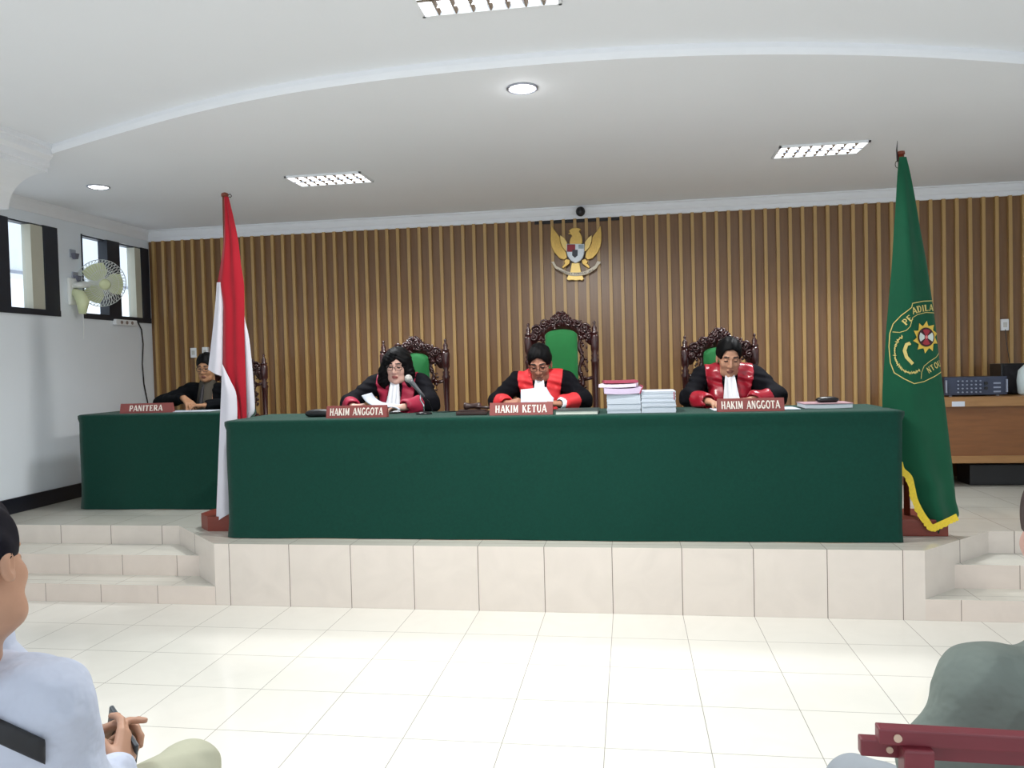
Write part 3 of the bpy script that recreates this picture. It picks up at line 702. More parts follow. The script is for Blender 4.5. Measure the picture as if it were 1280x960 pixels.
cb = [at(x_, y_, 0, XL+.012) for x_, y_ in ((172, 402), (177, 412), (179, 430), (178, 455), (180, 480), (184, 500), (186, 512))]
MB().tube([(q_[0]-XL, q_[1]-t.location.y, q_[2]-1.975) for q_ in cb], .006, 6).build('cable', M_blk, t, True)
# ------------------------------------------------------------------ carved chairs
M_cw = wood_mat('carved_mahogany', (36, 14, 14), (66, 27, 26), rough=.28, spec=.6, sc=(10, 10, 10), coat=.3)
M_green = mat('green_velvet', (8, 112, 50), rough=.8, sheen=.4, var=.06, scale=20)
def chair(name, cx, yb, half, zpost, zcrest, padz, label, pad_half):
    t = empty(name, (cx, yb, HP)); tag(t, label, 'chair', 'carved chairs with green pads')
    zp = zpost-HP; zc = zcrest-HP; pz = padz-HP; rnd = random.Random(int(cx*100)+5)
    for sx in (-1, 1):
        m_ = MB(); H = zp-.10
        pr = [(.026, 0), (.026, .35), (.030, .42), (.022, .44), (.024, .62), (.030, .66), (.020, .68), (.024, H-.30), (.027, H-.22), (.034, H-.20), (.022, H-.18), (.030, H-.165), (.018, H-.15), (.031, H-.12), (.033, H-.02), (.026, H)]
        m_.lathe(pr, (sx*half, 0, 0), 14); o = m_.build('back_post', M_cw, t, True)
        f = MB(); f.lathe([(.026, H), (.031, H+.012), (.016, H+.024), (.021, H+.045), (.012, H+.062), (.006, H+.072), (.012, H+.083), (.010, H+.092), (.003, H+.10)], (sx*half, 0, 0), 14); f.build('finial', M_cw, o, True)
    # pierced carved crest: outline plate with scrolls
    crest = MB(); hw = half-.02
    out = []
    def top(u):   # u -1..1
        a = abs(u)
        return pz-.06+(zc-pz+.06)*float(np.interp(a, [0, .16, .30, .40, .52, .66, .80, .92, 1], [1, .95, .76, .66, .62, .50, .44, .34, .12]))
    N = 64
    up = [(-hw+2*hw*i/N, top(-1+2*i/N)+.006*math.sin(i*2.1)) for i in range(N+1)]
    lo = []
    for i in range(N+1):
        u = -1+2*i/N; a = abs(u)*hw/pad_half
        lo.append((u*hw, (pz-.012-.03*a**3) if a < 1.0 else pz-.10+.03*math.sin((a-1)*6)))
    for i in range(N):
        x0_, z0_ = up[i]; x1_, z1_ = up[i+1]; a0, b0 = lo[i], lo[i+1]
        if max(z0_, z1_) < min(a0[1], b0[1])+.004: continue
        crest.add([(x0_, -.016, z0_), (x1_, -.016, z1_), (b0[0], -.016, b0[1]), (a0[0], -.016, a0[1]), (x0_, .02, z0_), (x1_, .02, z1_), (b0[0], .02, b0[1]), (a0[0], .02, a0[1])], [(0, 3, 2, 1), (4, 5, 6, 7), (0, 1, 5, 4), (3, 7, 6, 2), (0, 4, 7, 3), (1, 2, 6, 5)])
    def scroll(c, r, dirn, turns=1.4, th=.009):
        pts = []; rs = []
        for i in range(16):
            s_ = i/15; a = dirn*(turns*2*PI*s_)+c[2]; rr = r*(1-.85*s_); pts.append((c[0]+rr*math.cos(a), -.024-.01*s_, c[1]+rr*math.sin(a))); rs.append(th*(1-.4*s_))
        crest.tube(pts, rs, 6); crest.ball((c[0], -.036, c[1]), .010, 1)
    for sx in (-1, 1):
        scroll((sx*hw*.78, pz-.0, 0 if sx > 0 else PI), .040, sx, 1.5); scroll((sx*hw*.55, pz+.045, .5), .030, -sx); scroll((sx*hw*.90, pz-.06, 1), .026, sx)
        scroll((sx*hw*.26, pz+.05, 2), .030, sx); scroll((sx*.035, zc-.055, 1.2), .026, sx)
    for i in range(70):
        u = rnd.uniform(-.92, .92); zt_ = top(u); z0_ = pz-.005 if abs(u)*hw < pad_half else pz-.09
        if zt_-z0_ < .02: continue
        z = rnd.uniform(z0_+.008, zt_-.004); r = rnd.uniform(.007, .015)
        crest.ball((u*hw, -.02, z), (r*rnd.uniform(.8, 1.6), .014, r), 1)
    for i in range(0, N+1, 2):
        crest.ball((up[i][0], -.006, up[i][1]), (.009, .018, .008), 1)
    crest.build('crest_carving', M_cw, t, True)
    # carved side stiles between pad and posts
    for sx in (-1, 1):
        s_ = MB(); xs_ = pad_half+.022
        pts = []; rs = []
        for i in range(26):
            z = .52+(pz-.05-.52)*i/25; pts.append((sx*(xs_+.014*math.sin(i*1.05)), -.004, z)); rs.append(.016+.005*math.sin(i*2.1))
        s_.tube(pts, rs, 8)
        for i in range(44):
            z = .54+(pz-.04-.54)*i/43; s_.ball((sx*(xs_+rnd.uniform(-.012, .05)), -.014, z), (rnd.uniform(.008, .014), .012, rnd.uniform(.009, .018)), 1)
        s_.tube([(sx*(xs_+.01), 0, .60), (sx*half, 0, .58)], .015, 8); s_.tube([(sx*(xs_+.01), 0, .95), (sx*(half-.01), 0, .97)], .014, 8)
        s_.build('carved_stile', M_cw, t, True)
    # green back pad with arched top
    pts = [(-pad_half, .53)]+[(pad_half, .53)]
    arch = [(pad_half*math.cos(a), pz-.055+.055*math.sin(a)**.8) for a in [PI*i/16 for i in range(17)]]
    pl = [(-pad_half, .53), (pad_half, .53)]+arch
    pd = MB(); n_ = len(pl); c = (0, (.53+pz)/2)
    rings = [(1.0, .01), (1.0, -.012), (.96, -.026), (.8, -.036), (.4, -.042)]
    vs = []
    for s_, y_ in rings:
        for p in pl: vs.append((c[0]+(p[0]-c[0])*s_, y_, c[1]+(p[1]-c[1])*(1-(1-s_)*.6)))
    fs = [(r_*n_+i, r_*n_+(i+1) % n_, (r_+1)*n_+(i+1) % n_, (r_+1)*n_+i) for r_ in range(len(rings)-1) for i in range(n_)]+[tuple(range((len(rings)-1)*n_, len(rings)*n_))]+[tuple(range(n_-1, -1, -1))]
    pd.add(vs, fs); pd.build('back_pad', M_green, t, True)
    # seat, arms and legs
    MB().box(-half+.03, half-.03, -.46, -.02, .445, .485, .015).build('seat_cushion', M_green, t)
    MB().box(-half, half, -.48, .01, .385, .445, .008).build('seat_frame', M_cw, t)
    for sx in (-1, 1):
        MB().lathe([(.022, 0), (.03, .04), (.02, .08), (.028, .30), (.03, .386)], (sx*(half-.01), -.45, 0), 12).build('leg', M_cw, t, True)
        ar = MB(); ar.tube([(sx*half, 0, .66), (sx*(half+.015), -.16, .67), (sx*(half+.01), -.34, .65), (sx*(half), -.42, .63)], [.018, .02, .022, .026], 10); a_ = ar.build('armrest', M_cw, t, True)
        MB().lathe([(.018, .44), (.024, .5), (.016, .56), (.02, .64)], (sx*half, -.38, 0), 10).build('arm_support', M_cw, a_, True)
    return t
chair('carved_chair', .846, 1.42, .252, 1.69, 1.712, 1.585, 'carved dark chair with green back pad behind the woman judge', .12)
chair('carved_chair', 2.012, 1.42, .254, 1.79, 1.866, 1.735, 'tallest carved chair with large green back pad behind the middle judge', .125)
chair('carved_chair', 3.192, 1.42, .252, 1.658, 1.705, 1.565, 'carved dark chair with green back pad behind the right judge', .12)
chair('carved_chair', -1.03, 2.16, .245, 1.628, 1.66, 1.52, 'carved dark chair of the clerk behind the red and white flag', .115)

# ------------------------------------------------------------------ flags
M_pole = wood_mat('pole_wood', (112, 48, 30), (140, 66, 42), rough=.4, sc=(12, 12, 2))
M_basew = wood_mat('base_wood', (112, 46, 34), (136, 60, 46), rough=.45, sc=(4, 4, 12))
M_metal = mat('dark_metal', (60, 60, 64), rough=.4, metal=.7)
M_fred = mat('flag_red', (174, 27, 44), rough=.75, spec=.2, var=.05, scale=6, sheen=.2)
M_fwhite = mat('flag_white', (226, 224, 234), rough=.8, spec=.2, var=.02, scale=6)
M_fgreen = mat('flag_green', (8, 80, 54), rough=.75, spec=.2, var=.07, scale=9, sheen=.2, bump=.15, bscale=300)
M_fring = mat('fringe_yellow', (236, 204, 48), rough=.6, var=.1, scale=90)
def interp(rows, y):
    """rows [(y, a, b...)] piecewise smooth"""
    ys = [r[0] for r in rows]
    if y <= ys[0]: return rows[0][1:]
    if y >= ys[-1]: return rows[-1][1:]
    for i in range(len(rows)-1):
        if ys[i] <= y <= ys[i+1]:
            t = (y-ys[i])/(ys[i+1]-ys[i])
            def h(j):
                p1, p2 = rows[i][j], rows[i+1][j]; d = ys[i+1]-ys[i]
                m1 = (p2-rows[i-1][j])/(ys[i+1]-ys[i-1])*d if i > 0 else p2-p1
                m2 = (rows[i+2][j]-p1)/(ys[i+2]-ys[i])*d if i+2 < len(rows) else p2-p1
                return (2*t**3-3*t*t+1)*p1+(t**3-2*t*t+t)*m1+(-2*t**3+3*t*t)*p2+(t**3-t*t)*m2
            return tuple(h(j) for j in range(1, len(rows[i])))
def cloth(mb, rows, Y0, bulge, folds=0, amp=0.0, nu=18, step=3.0, ph=0.0, tilt=0.0, ycut=None, slant=(0, 0)):
    """hanging fold of cloth: rows (height, left edge, right edge) measured on the plane Y0"""
    y0, y1 = rows[0][0], rows[-1][0]; nv = int((y1-y0)/step)+1
    vs = []; fs = []
    for j in range(nv+1):
        for i in range(nu+1):
            u = i/nu
            yy = y0+(y1-y0)*j/nv
            l, r = interp(rows, yy); w = abs(r-l)
            px = l+(r-l)*u
            ysl = yy+(slant[0]*(1-u)+slant[1]*u)*(j/nv)
            off = -bulge*min(1, w/14)*math.sin(PI*u)**.8+amp*min(1, w/14)*math.sin(2*PI*folds*u+ph)+tilt*(u-.5)
            p = at(px, ysl, 1, Y0); vs.append((p[0], p[1]+off, p[2]))
    for j in range(nv):
        for i in range(nu): a = j*(nu+1)+i; fs.append((a, a+1, a+nu+2, a+nu+1))
    mb.add(vs, fs)
def hexbase(name, cx, cy, r, label, pole_top, pole_xy, h=.10, sq=None):
    t = empty(name, (cx, cy, HP)); tag(t, label, 'flagpole', 'wooden flagpoles on block bases')
    if sq: MB().box(-sq[0], sq[0], -sq[1], sq[1], 0, h, .006).build('base', M_basew, t)
    else: MB().prism([(r*math.cos(PI/8+PI/4*i), r*math.sin(PI/8+PI/4*i)) for i in range(8)], 0, h, 'z').build('base', M_basew, t)
    dx, dy = pole_xy[0]-cx, pole_xy[1]-cy
    d2 = pole_top[0]-cx, pole_top[1]-cy, pole_top[2]-HP
    MB().tube([(dx, dy, h*.6), d2], .018, 12).build('pole', M_pole, t, True)
    return t, Vector(d2)
# red and white flag
FY = .47
ptop = at(281, 244, 1, FY); pb = (-.235, FY+.03)
t, d2 = hexbase('flagpole', -.27, .55, .205, 'brown wooden flagpole carrying the red and white flag', ptop, pb, .10)
MB().lathe([(.022, -.01), (.025, 0), (.022, .012), (.008, .018)], d2, 14).build('pole_cap', M_pole, t, True)
MB().tube([d2+Vector((.02, 0, .0)), d2+Vector((.04, 0, .005)), d2+Vector((.05, 0, -.008)), d2+Vector((.04, 0, -.018)), d2+Vector((.03, 0, -.012))], .003, 6).build('hook', M_metal, t)
mb = MB(); mb.cur = 0
cloth(mb, [(246, 280, 285.5), (270, 280, 291), (300, 279, 297), (330, 275, 300.5), (345, 272.5, 303), (356, 271, 304.5), (380, 276, 305), (420, 277, 305), (455, 277, 306), (470, 279, 306.5), (490, 286, 307), (505, 293, 307.5), (530, 297, 308)], FY-.045, .022, 2, .008, ph=1.2)
mb.cur = 1
cloth(mb, [(353, 271, 279), (380, 269, 279), (420, 265, 278.5), (450, 261.5, 278), (462, 260, 277)], FY-.050, .020, 1, .006, slant=(0, 8))
cloth(mb, [(376, 298, 303.6), (400, 300.5, 306.5), (420, 302, 311), (450, 303.5, 314.5), (480, 305, 317), (505, 306.5, 318.5), (516, 307.5, 317.5), (522, 308, 312), (526, 308, 309)], FY-.02, .016, 1, .006)
cloth(mb, [(455, 277, 278), (466, 276.8, 283), (478, 276.5, 288.5), (490, 276, 294), (505, 275.3, 296), (530, 274.3, 295.5), (560, 273, 288), (600, 271.5, 287), (630, 270.3, 287), (648, 269.8, 287)], FY-.100, .020, 1, .008, ph=.5, slant=(5, -6))
cloth(mb, [(330, 280, 297), (420, 279, 305), (520, 280, 308), (560, 280, 290), (620, 278, 287)], FY+.005, .01, 2, .008)
fl = mb.build('hanging_flag', [M_fred, M_fwhite], None, True); tag(fl, 'red over white national flag hanging in folds left of the long table', 'flag')
# green court flag
GY = .44
ptop = at(1126, 192, 1, GY+.03)
t, d2 = hexbase('flagpole', 4.225, .53, .2, 'brown wooden flagpole carrying the green flag', ptop, (4.19, .50), .10, sq=(.145, .18))
MB().tube([d2+Vector((0, 0, -.005)), d2+Vector((0, 0, .012))], [.024, .022], 14).build('pole_cap', M_pole, t, True)
hk = MB(); hk.tube([d2+Vector((-.022, -.01, -.05)), d2+Vector((-.026, -.01, .02)), d2+Vector((-.022, -.01, .075))], [.005, .004, .001], 6); hk.tube([d2+Vector((-.022+.014*math.cos(a), -.01, -.065+.022*math.sin(a))) for a in [2*PI*i/12 for i in range(12)]], .002, 5, True)
hk.build('hook', M_metal, t)
G_rows = [(196, 1124, 1133), (215, 1122, 1137.5), (250, 1120, 1144), (290, 1117.5, 1150.5), (330, 1115, 1158), (370, 1111.5, 1164), (410, 1108, 1169.5), (450, 1105.5, 1174), (490, 1103, 1179), (515, 1103, 1182), (545, 1108, 1185.5), (575, 1117, 1189), (590, 1124, 1190.5), (604, 1137, 1192), (625, 1141, 1194), (645, 1152, 1197.5), (652, 1157, 1187), (658, 1162, 1178), (664, 1167, 1169)]
def g_off(u, y):
    k = min(1, max(0, (y-200)/120)); lo_ = min(1, max(0, (y-480)/80))
    return -.050*k*math.sin(PI*u)**.8+k*.011*math.sin(2*PI*1.6*u+.6)*(.35+.65*abs((y-430)/200))-.02*lo_*(1-u)
def g_pt(u, y, lift=0.0):
    l, r = interp(G_rows, y); p = at(l+(r-l)*u, y, 1, GY-.03); return (p[0], p[1]+g_off(u, y)-lift, p[2])
def g_px(px, py, lift=.003):
    l, r = interp(G_rows, py); u = (px-l)/(r-l); u = min(max(u, 0), .999); return g_pt(u, py, lift)
mb = MB(); nu, nv = 26, 160; vs = []; fs = []
for j in range(nv+1):
    y = 196+(664-196)*j/nv
    for i in range(nu+1): vs.append(g_pt(i/nu, y))
for j in range(nv):
    for i in range(nu): a = j*(nu+1)+i; fs.append((a, a+1, a+nu+2, a+nu+1))
mb.add(vs, fs)
cloth(mb, [(205, 1124, 1134), (300, 1118, 1150), (420, 1110, 1168), (500, 1106, 1178), (560, 1118, 1184), (600, 1140, 1188), (630, 1150, 1190)], GY+.0, .0, 2, .008)
gf = mb.build('hanging_flag', [M_fgreen], None, True); tag(gf, 'green court flag with round emblem and yellow fringe right of the long table', 'flag')
# fringe along the lower edge
edge = [(1124, 578), (1127, 588), (1136, 597), (1139.5, 610), (1143, 625), (1150, 640), (1158, 652), (1165, 660), (1176, 656), (1187, 651), (1197, 646)]
E2 = cr([np.array(p, float) for p in edge], 7)
mb = MB(); vs = []; rnd = random.Random(2); N = len(E2)
for i, p in enumerate(E2):
    d = E2[min(i+1, N-1)]-E2[max(i-1, 0)]; d = d/np.hypot(*d); nn = np.array([-d[1], d[0]])
    a_ = p-nn*4.5; b_ = p+nn*(4.0+rnd.uniform(-.9, 1.3)); yy = GY-.03-.03-.055*min(1, i/N*2)
    vs += [at(a_[0], a_[1], 1, yy), at(b_[0], b_[1], 1, yy-.004)]
mb.add(vs, [(2*i, 2*i+1, 2*i+3, 2*i+2) for i in range(N-1)])
mb.build('fringe', M_fring, gf, True)
M_eg = mat('emblem_thread', (206, 190, 112), rough=.6, var=.08, scale=60); M_egd = mat('emblem_sun', (222, 188, 74), rough=.55, var=.08, scale=50)
def line_on(mb, pts, w=1.0, lift=.004, closed=False, dense=4):
    P = [np.array(p, float) for p in pts]
    D = []
    for a, b in zip(P, P[1:]):
        k_ = max(1, int(np.hypot(*(b-a))/1.5)); D += [a+(b-a)*i/k_ for i in range(k_)]
    D.append(P[-1]); vs = []
    for i, p in enumerate(D):
        d = D[min(i+1, len(D)-1)]-D[max(i-1, 0)]; l = np.hypot(*d) or 1; n_ = np.array([-d[1], d[0]])/l*w/2
        vs += [g_px(*(p+n_), lift), g_px(*(p-n_), lift)]
    mb.add(vs, [(2*i, 2*i+1, 2*i+3, 2*i+2) for i in range(len(D)-1)])
def zc(cx, cy): return (1090+cx/6, 340+cy/6)
ln = MB()
line_on(ln, [zc(*p) for p in [(455,217),(370,222),(278,240),(272,270),(200,330),(150,390),(128,460),(122,560),(130,680),(155,755),(220,800),(290,835),(370,820),(450,785),(528,742)]], 1.0)
line_on(ln, [zc(*p) for p in [(462,308),(390,306),(320,322),(280,345),(262,410),(235,440),(190,455),(145,450)]], .8)
line_on(ln, [zc(*p) for p in [(345,800),(350,750),(370,705),(420,668),(470,640),(505,600)]], .8)
ln.build('emblem_outline', M_eg, gf)
def patch(name, polys, M, lift):
    mb = MB()
    for poly in polys:
        c = np.mean(np.array(poly, float), 0)
        vs = [g_px(c[0], c[1], lift)]+[g_px(p[0], p[1], lift) for p in poly]; n_ = len(poly)
        mb.add(vs, [(0, i+1, (i+1) % n_+1) for i in range(n_)])
    return mb.build(name, M, gf)
sc_ = zc(385, 490); sun = []
for i in range(10):
    a = 2*PI*i/10-.35
    for r_, da in ((82, -.30), (90, -.14), (116, .12), (96, .20)): sun.append((sc_[0]+r_/6*math.cos(a+da)*.92, sc_[1]+r_/6*math.sin(a+da)*1.05))
patch('emblem_sun', [sun], M_egd, .007)
def circ(r_, k_=26): return [(sc_[0]+r_/6*math.cos(2*PI*i/k_)*.95, sc_[1]+r_/6*math.sin(2*PI*i/k_)) for i in range(k_)]
patch('emblem_disc', [circ(72)], mat('emblem_dark', (58, 22, 26), rough=.6), .010)
def sect(a0, a1, r0, r1): return [(sc_[0]+r_/6*math.cos(a)*.95, sc_[1]+r_/6*math.sin(a)) for r_, seq in ((r1, [a0+(a1-a0)*i/6 for i in range(7)]), (r0, [a1-(a1-a0)*i/6 for i in range(7)])) for a in seq]
patch('emblem_quarter', [sect(-2.1, -.95, 14, 58), sect(1.0, 2.2, 14, 58)], mat('emblem_crimson', (158, 40, 54), rough=.6), .013)
patch('emblem_quarter', [sect(-.6, .55, 16, 62), sect(2.55, 3.75, 16, 60)], mat('emblem_pale', (206, 214, 208), rough=.6), .013)
patch('emblem_centre', [circ(13, 12)], mat('emblem_pink', (214, 120, 120), rough=.6), .015)
# lettering along the bands
def word_on(txt, pts, hpx):
    """letters follow a baseline polyline (photo measured), tops to the left of travel"""
    P = [np.array(zc(*p), float) for p in pts]; seg = [np.hypot(*(b-a)) for a, b in zip(P, P[1:])]; tot = sum(seg)
    q, tw = letter_quads(txt, .1); lt = MB()
    def base(s):
        s = max(0, min(s, tot-1e-6))
        for a, b, l in zip(P, P[1:], seg):
            if s <= l: d = (b-a)/l; return a+d*s, d
            s -= l
    for quad in q:
        vs = []
        for u, v in quad:
            p, d = base(u/tw*tot); n_ = np.array([d[1], -d[0]]); pp = p+n_*v*hpx; vs.append(g_px(pp[0], pp[1], .005))
        lt.add(vs, [(0, 1, 2, 3)])
    lt.build('emblem_lettering', M_eg, gf)
word_on('PE', [(232, 405), (290, 350)], 7.5)
word_on('ADILA', [(282, 322), (330, 306), (390, 296), (458, 292)], 8)
word_on('NTOU', [(410, 760), (460, 728), (522, 700)], 7.5)
# laurel branches
lv = MB(); rnd = random.Random(4)
for i in range(30):
    s = i/29; a = math.radians(215-130*s); cx_, cy_ = 285+125*math.cos(a)*1.0, 640-0+150*(-math.cos(math.radians(130*s+20)))*-.0
    path = [(205, 485), (172, 520), (158, 580), (160, 640), (175, 690), (205, 730), (250, 755), (295, 755), (330, 735)]
    k_ = s*(len(path)-1); j = min(int(k_), len(path)-2); f_ = k_-j
    c = (path[j][0]+(path[j+1][0]-path[j][0])*f_, path[j][1]+(path[j+1][1]-path[j][1])*f_)
    an = rnd.uniform(0, 6); r_ = 11
    pts = [zc(c[0]+r_*math.cos(an+da)*rr, c[1]+r_*math.sin(an+da)*rr) for da, rr in ((0, 1.5), (1.4, .5), (3.14, 1.2), (4.9, .5))]
    cc = np.mean(np.array(pts), 0); vs = [g_px(p[0], p[1], .005) for p in pts]; lv.add(vs, [(0, 1, 2, 3)])
line_on(lv, [zc(*p) for p in [(262, 535), (236, 545), (222, 590), (236, 640), (280, 690)]], 4.0, .005)
line_on(lv, [zc(*p) for p in [(222, 575), (250, 535), (265, 545)]], 2.0, .005)
lv.build('emblem_laurel', M_eg, gf)
# ------------------------------------------------------------------ smooth solid modelling for figures
V3 = lambda *a: np.array(a, dtype=np.float64)
def unit(v): v = np.asarray(v, float); return v/(np.linalg.norm(v) or 1)
class SDF:
    def __init__(s, lo, hi, h):
        s.lo = np.array(lo, float); s.h = h; n = np.ceil((np.array(hi, float)-s.lo)/h).astype(int)+1
        s.ax = [(s.lo[i]+h*np.arange(n[i])).astype(np.float32) for i in range(3)]
        s.F = np.full(tuple(n), .2, dtype=np.float32)
    def copy(s):
        c = SDF.__new__(SDF); c.lo = s.lo; c.h = s.h; c.ax = s.ax; c.F = s.F.copy(); return c
    def blk(s, lo, hi, m):
        sl = []
        for i in range(3):
            a = int(np.floor((lo[i]-m-s.lo[i])/s.h)); b = int(np.ceil((hi[i]+m-s.lo[i])/s.h))+1
            a = max(a, 0); b = min(b, len(s.ax[i]))
            if b <= a: return None
            sl.append(slice(a, b))
        return tuple(sl)
    def xyz(s, sl=None):
        sl = sl or (slice(None),)*3
        return s.ax[0][sl[0]][:, None, None], s.ax[1][sl[1]][None, :, None], s.ax[2][sl[2]][None, None, :]
    def comb(s, sl, d, op, k):
        f = s.F[sl]
        if op == 'u':
            h = np.maximum(k-np.abs(f-d), 0)/max(k, 1e-6); s.F[sl] = np.minimum(f, d)-h*h*k*.25
        elif op == 's':
            d = -d; h = np.maximum(k-np.abs(f-d), 0)/max(k, 1e-6); s.F[sl] = np.maximum(f, d)+h*h*k*.25
    def rc(s, a, b, r1, r2, k=.01, op='u'):
        a = np.asarray(a, float); b = np.asarray(b, float); R = max(r1, r2)
        sl = s.blk(np.minimum(a, b)-R, np.maximum(a, b)+R, k+.03)
        if sl is None: return s
        X, Y, Z = s.xyz(sl); d = b-a; L2 = float(d@d) or 1e-9
        t = np.clip(((X-a[0])*d[0]+(Y-a[1])*d[1]+(Z-a[2])*d[2])/L2, 0, 1)
        q = np.sqrt((X-a[0]-t*d[0])**2+(Y-a[1]-t*d[1])**2+(Z-a[2]-t*d[2])**2)-(r1+(r2-r1)*t)
        s.comb(sl, q.astype(np.float32), op, k); return s
    def chain(s, pts, rs, k=.01):
        for i in range(len(pts)-1): s.rc(pts[i], pts[i+1], rs[i], rs[i+1], k)
        return s
    def ell(s, c, r, R=None, k=.01, op='u'):
        c = np.asarray(c, float); r = np.asarray(r, float); m = r.max()
        sl = s.blk(c-m, c+m, k+.03)
        if sl is None: return s
        X, Y, Z = s.xyz(sl); X = X-c[0]; Y = Y-c[1]; Z = Z-c[2]
        if R is not None: X, Y, Z = (X*R[0, 0]+Y*R[1, 0]+Z*R[2, 0], X*R[0, 1]+Y*R[1, 1]+Z*R[2, 1], X*R[0, 2]+Y*R[1, 2]+Z*R[2, 2])
        k0 = np.sqrt((X/r[0])**2+(Y/r[1])**2+(Z/r[2])**2); k1 = np.sqrt((X/r[0]**2)**2+(Y/r[1]**2)**2+(Z/r[2]**2)**2)+1e-9
        s.comb(sl, (k0*(k0-1)/k1).astype(np.float32), op, k); return s
    def wrinkle(s, fn):
        X, Y, Z = s.xyz(); m = np.abs(s.F) < .05
        W = np.broadcast_to(fn(X, Y, Z), s.F.shape); s.F = np.where(m, s.F+W, s.F).astype(np.float32); return s
    def shell(s, off, region):
        """a layer raised by off where region(X,Y,Z)<0"""
        c = s.copy(); X, Y, Z = s.xyz(); c.F = np.maximum(s.F-off, np.broadcast_to(region(X, Y, Z), s.F.shape)).astype(np.float32); return c
    def mesh(s):
        F = s.F.copy(); F[0] = F[-1] = .1; F[:, 0] = F[:, -1] = .1; F[:, :, 0] = F[:, :, -1] = .1
        S = F < 0; nx, ny, nz = F.shape
        cnt = np.zeros((nx-1, ny-1, nz-1), np.int8); offs = [(i, j, k) for i in (0, 1) for j in (0, 1) for k in (0, 1)]
        for i, j, k in offs: cnt += S[i:nx-1+i, j:ny-1+j, k:nz-1+k]
        I, J, K = np.nonzero((cnt > 0) & (cnt < 8)); N = len(I)
        idx = np.full(cnt.shape, -1, np.int32); idx[I, J, K] = np.arange(N)
        val = {o: F[I+o[0], J+o[1], K+o[2]] for o in offs}
        P = np.zeros((N, 3)); C = np.zeros(N)
        for o in offs:
            for a in range(3):
                if o[a]: continue
                o2 = tuple(1 if q == a else o[q] for q in range(3)); v0, v1 = val[o], val[o2]; m = (v0 < 0) != (v1 < 0)
                t = np.where(m, v0/np.where(m, v0-v1, 1), 0)
                p = np.array(o, float)[None, :].repeat(N, 0); p[:, a] = t; P[m] += p[m]; C += m
        P = (P/C[:, None]+np.stack([I, J, K], 1))*s.h+s.lo
        Q = []
        for a in range(3):
            sa = [slice(None)]*3; sb = [slice(None)]*3; sa[a] = slice(0, -1); sb[a] = slice(1, None)
            A, B = S[tuple(sa)], S[tuple(sb)]; ed = np.nonzero(A != B); ins = A[ed]
            e = [np.array(x) for x in ed]; b, c = (a+1) % 3, (a+2) % 3
            def cell(db, dc):
                q = [e[0], e[1], e[2]]; q[b] = q[b]-db; q[c] = q[c]-dc; return idx[tuple(q)]
            ok = (e[b] > 0) & (e[c] > 0) & (e[b] < F.shape[b]-1) & (e[c] < F.shape[c]-1)
            e = [x[ok] for x in e]; ins = ins[ok]
            q = np.stack([cell(1, 1), cell(0, 1), cell(0, 0), cell(1, 0)], 1); q[~ins] = q[~ins][:, ::-1]; Q.append(q)
        return P, np.concatenate(Q)
def biggest(P, Q):
    lab = np.arange(len(P))
    while True:
        m = lab[Q].min(1); new = lab.copy()
        for i in range(4): np.minimum.at(new, Q[:, i], m)
        new = new[new]
        if (new == lab).all(): break
        lab = new
    ids, cnt = np.unique(lab, return_counts=True); keep = lab == ids[cnt.argmax()]
    mp = np.cumsum(keep)-1; return P[keep], mp[Q[keep[Q[:, 0]]]]
def sdf_obj(name, S, mats, base, parent=None, paint=None, smooth_it=1):
    P, Q = S.mesh()
    if name in ('robe_facing', 'sleeve_cuff', 'collar_band', 'hair', 'bag_strap', 'shirt_collar', 'robe'): P, Q = biggest(P, Q)
    if len(Q) == 0: raise ValueError(name)
    # keep the one large body, drop crumbs
    for _ in range(smooth_it):
        acc = np.zeros_like(P); n = np.zeros(len(P))
        for i in range(4):
            a, b = Q[:, i], Q[:, (i+1) % 4]
            np.add.at(acc, a, P[b]); np.add.at(acc, b, P[a]); np.add.at(n, a, 1); np.add.at(n, b, 1)
        P = P*.5+.5*acc/np.maximum(n, 1)[:, None]
    me = bpy.data.meshes.new(name); me.vertices.add(len(P)); me.vertices.foreach_set('co', (P-np.asarray(base)).astype(np.float32).ravel())
    me.loops.add(len(Q)*4); me.loops.foreach_set('vertex_index', Q.astype(np.int32).ravel())
    me.polygons.add(len(Q)); me.polygons.foreach_set('loop_start', np.arange(0, len(Q)*4, 4, dtype=np.int32))
    for k in (mats if isinstance(mats, (list, tuple)) else [mats]): me.materials.append(k)
    if paint is not None:
        c = P[Q].mean(1); mi = np.zeros(len(Q), np.int32)
        for fn, i in paint: mi[fn(c)] = i
        me.polygons.foreach_set('material_index', mi)
    me.polygons.foreach_set('use_smooth', np.ones(len(Q), bool)); me.update(calc_edges=True); me.validate()
    o = bpy.data.objects.new(name, me); COL.objects.link(o)
    if parent is not None: o.parent = parent
    else: o.location = base
    return o
def frame(fwd, up=(0, 0, 1), tilt=0.0):
    f = unit(fwd); r = unit(np.cross(f, up)); u = np.cross(r, f)
    if tilt: r, u = r*math.cos(tilt)+u*math.sin(tilt), u*math.cos(tilt)-r*math.sin(tilt)
    return np.stack([r, f, u], 1)      # columns right, forward, up
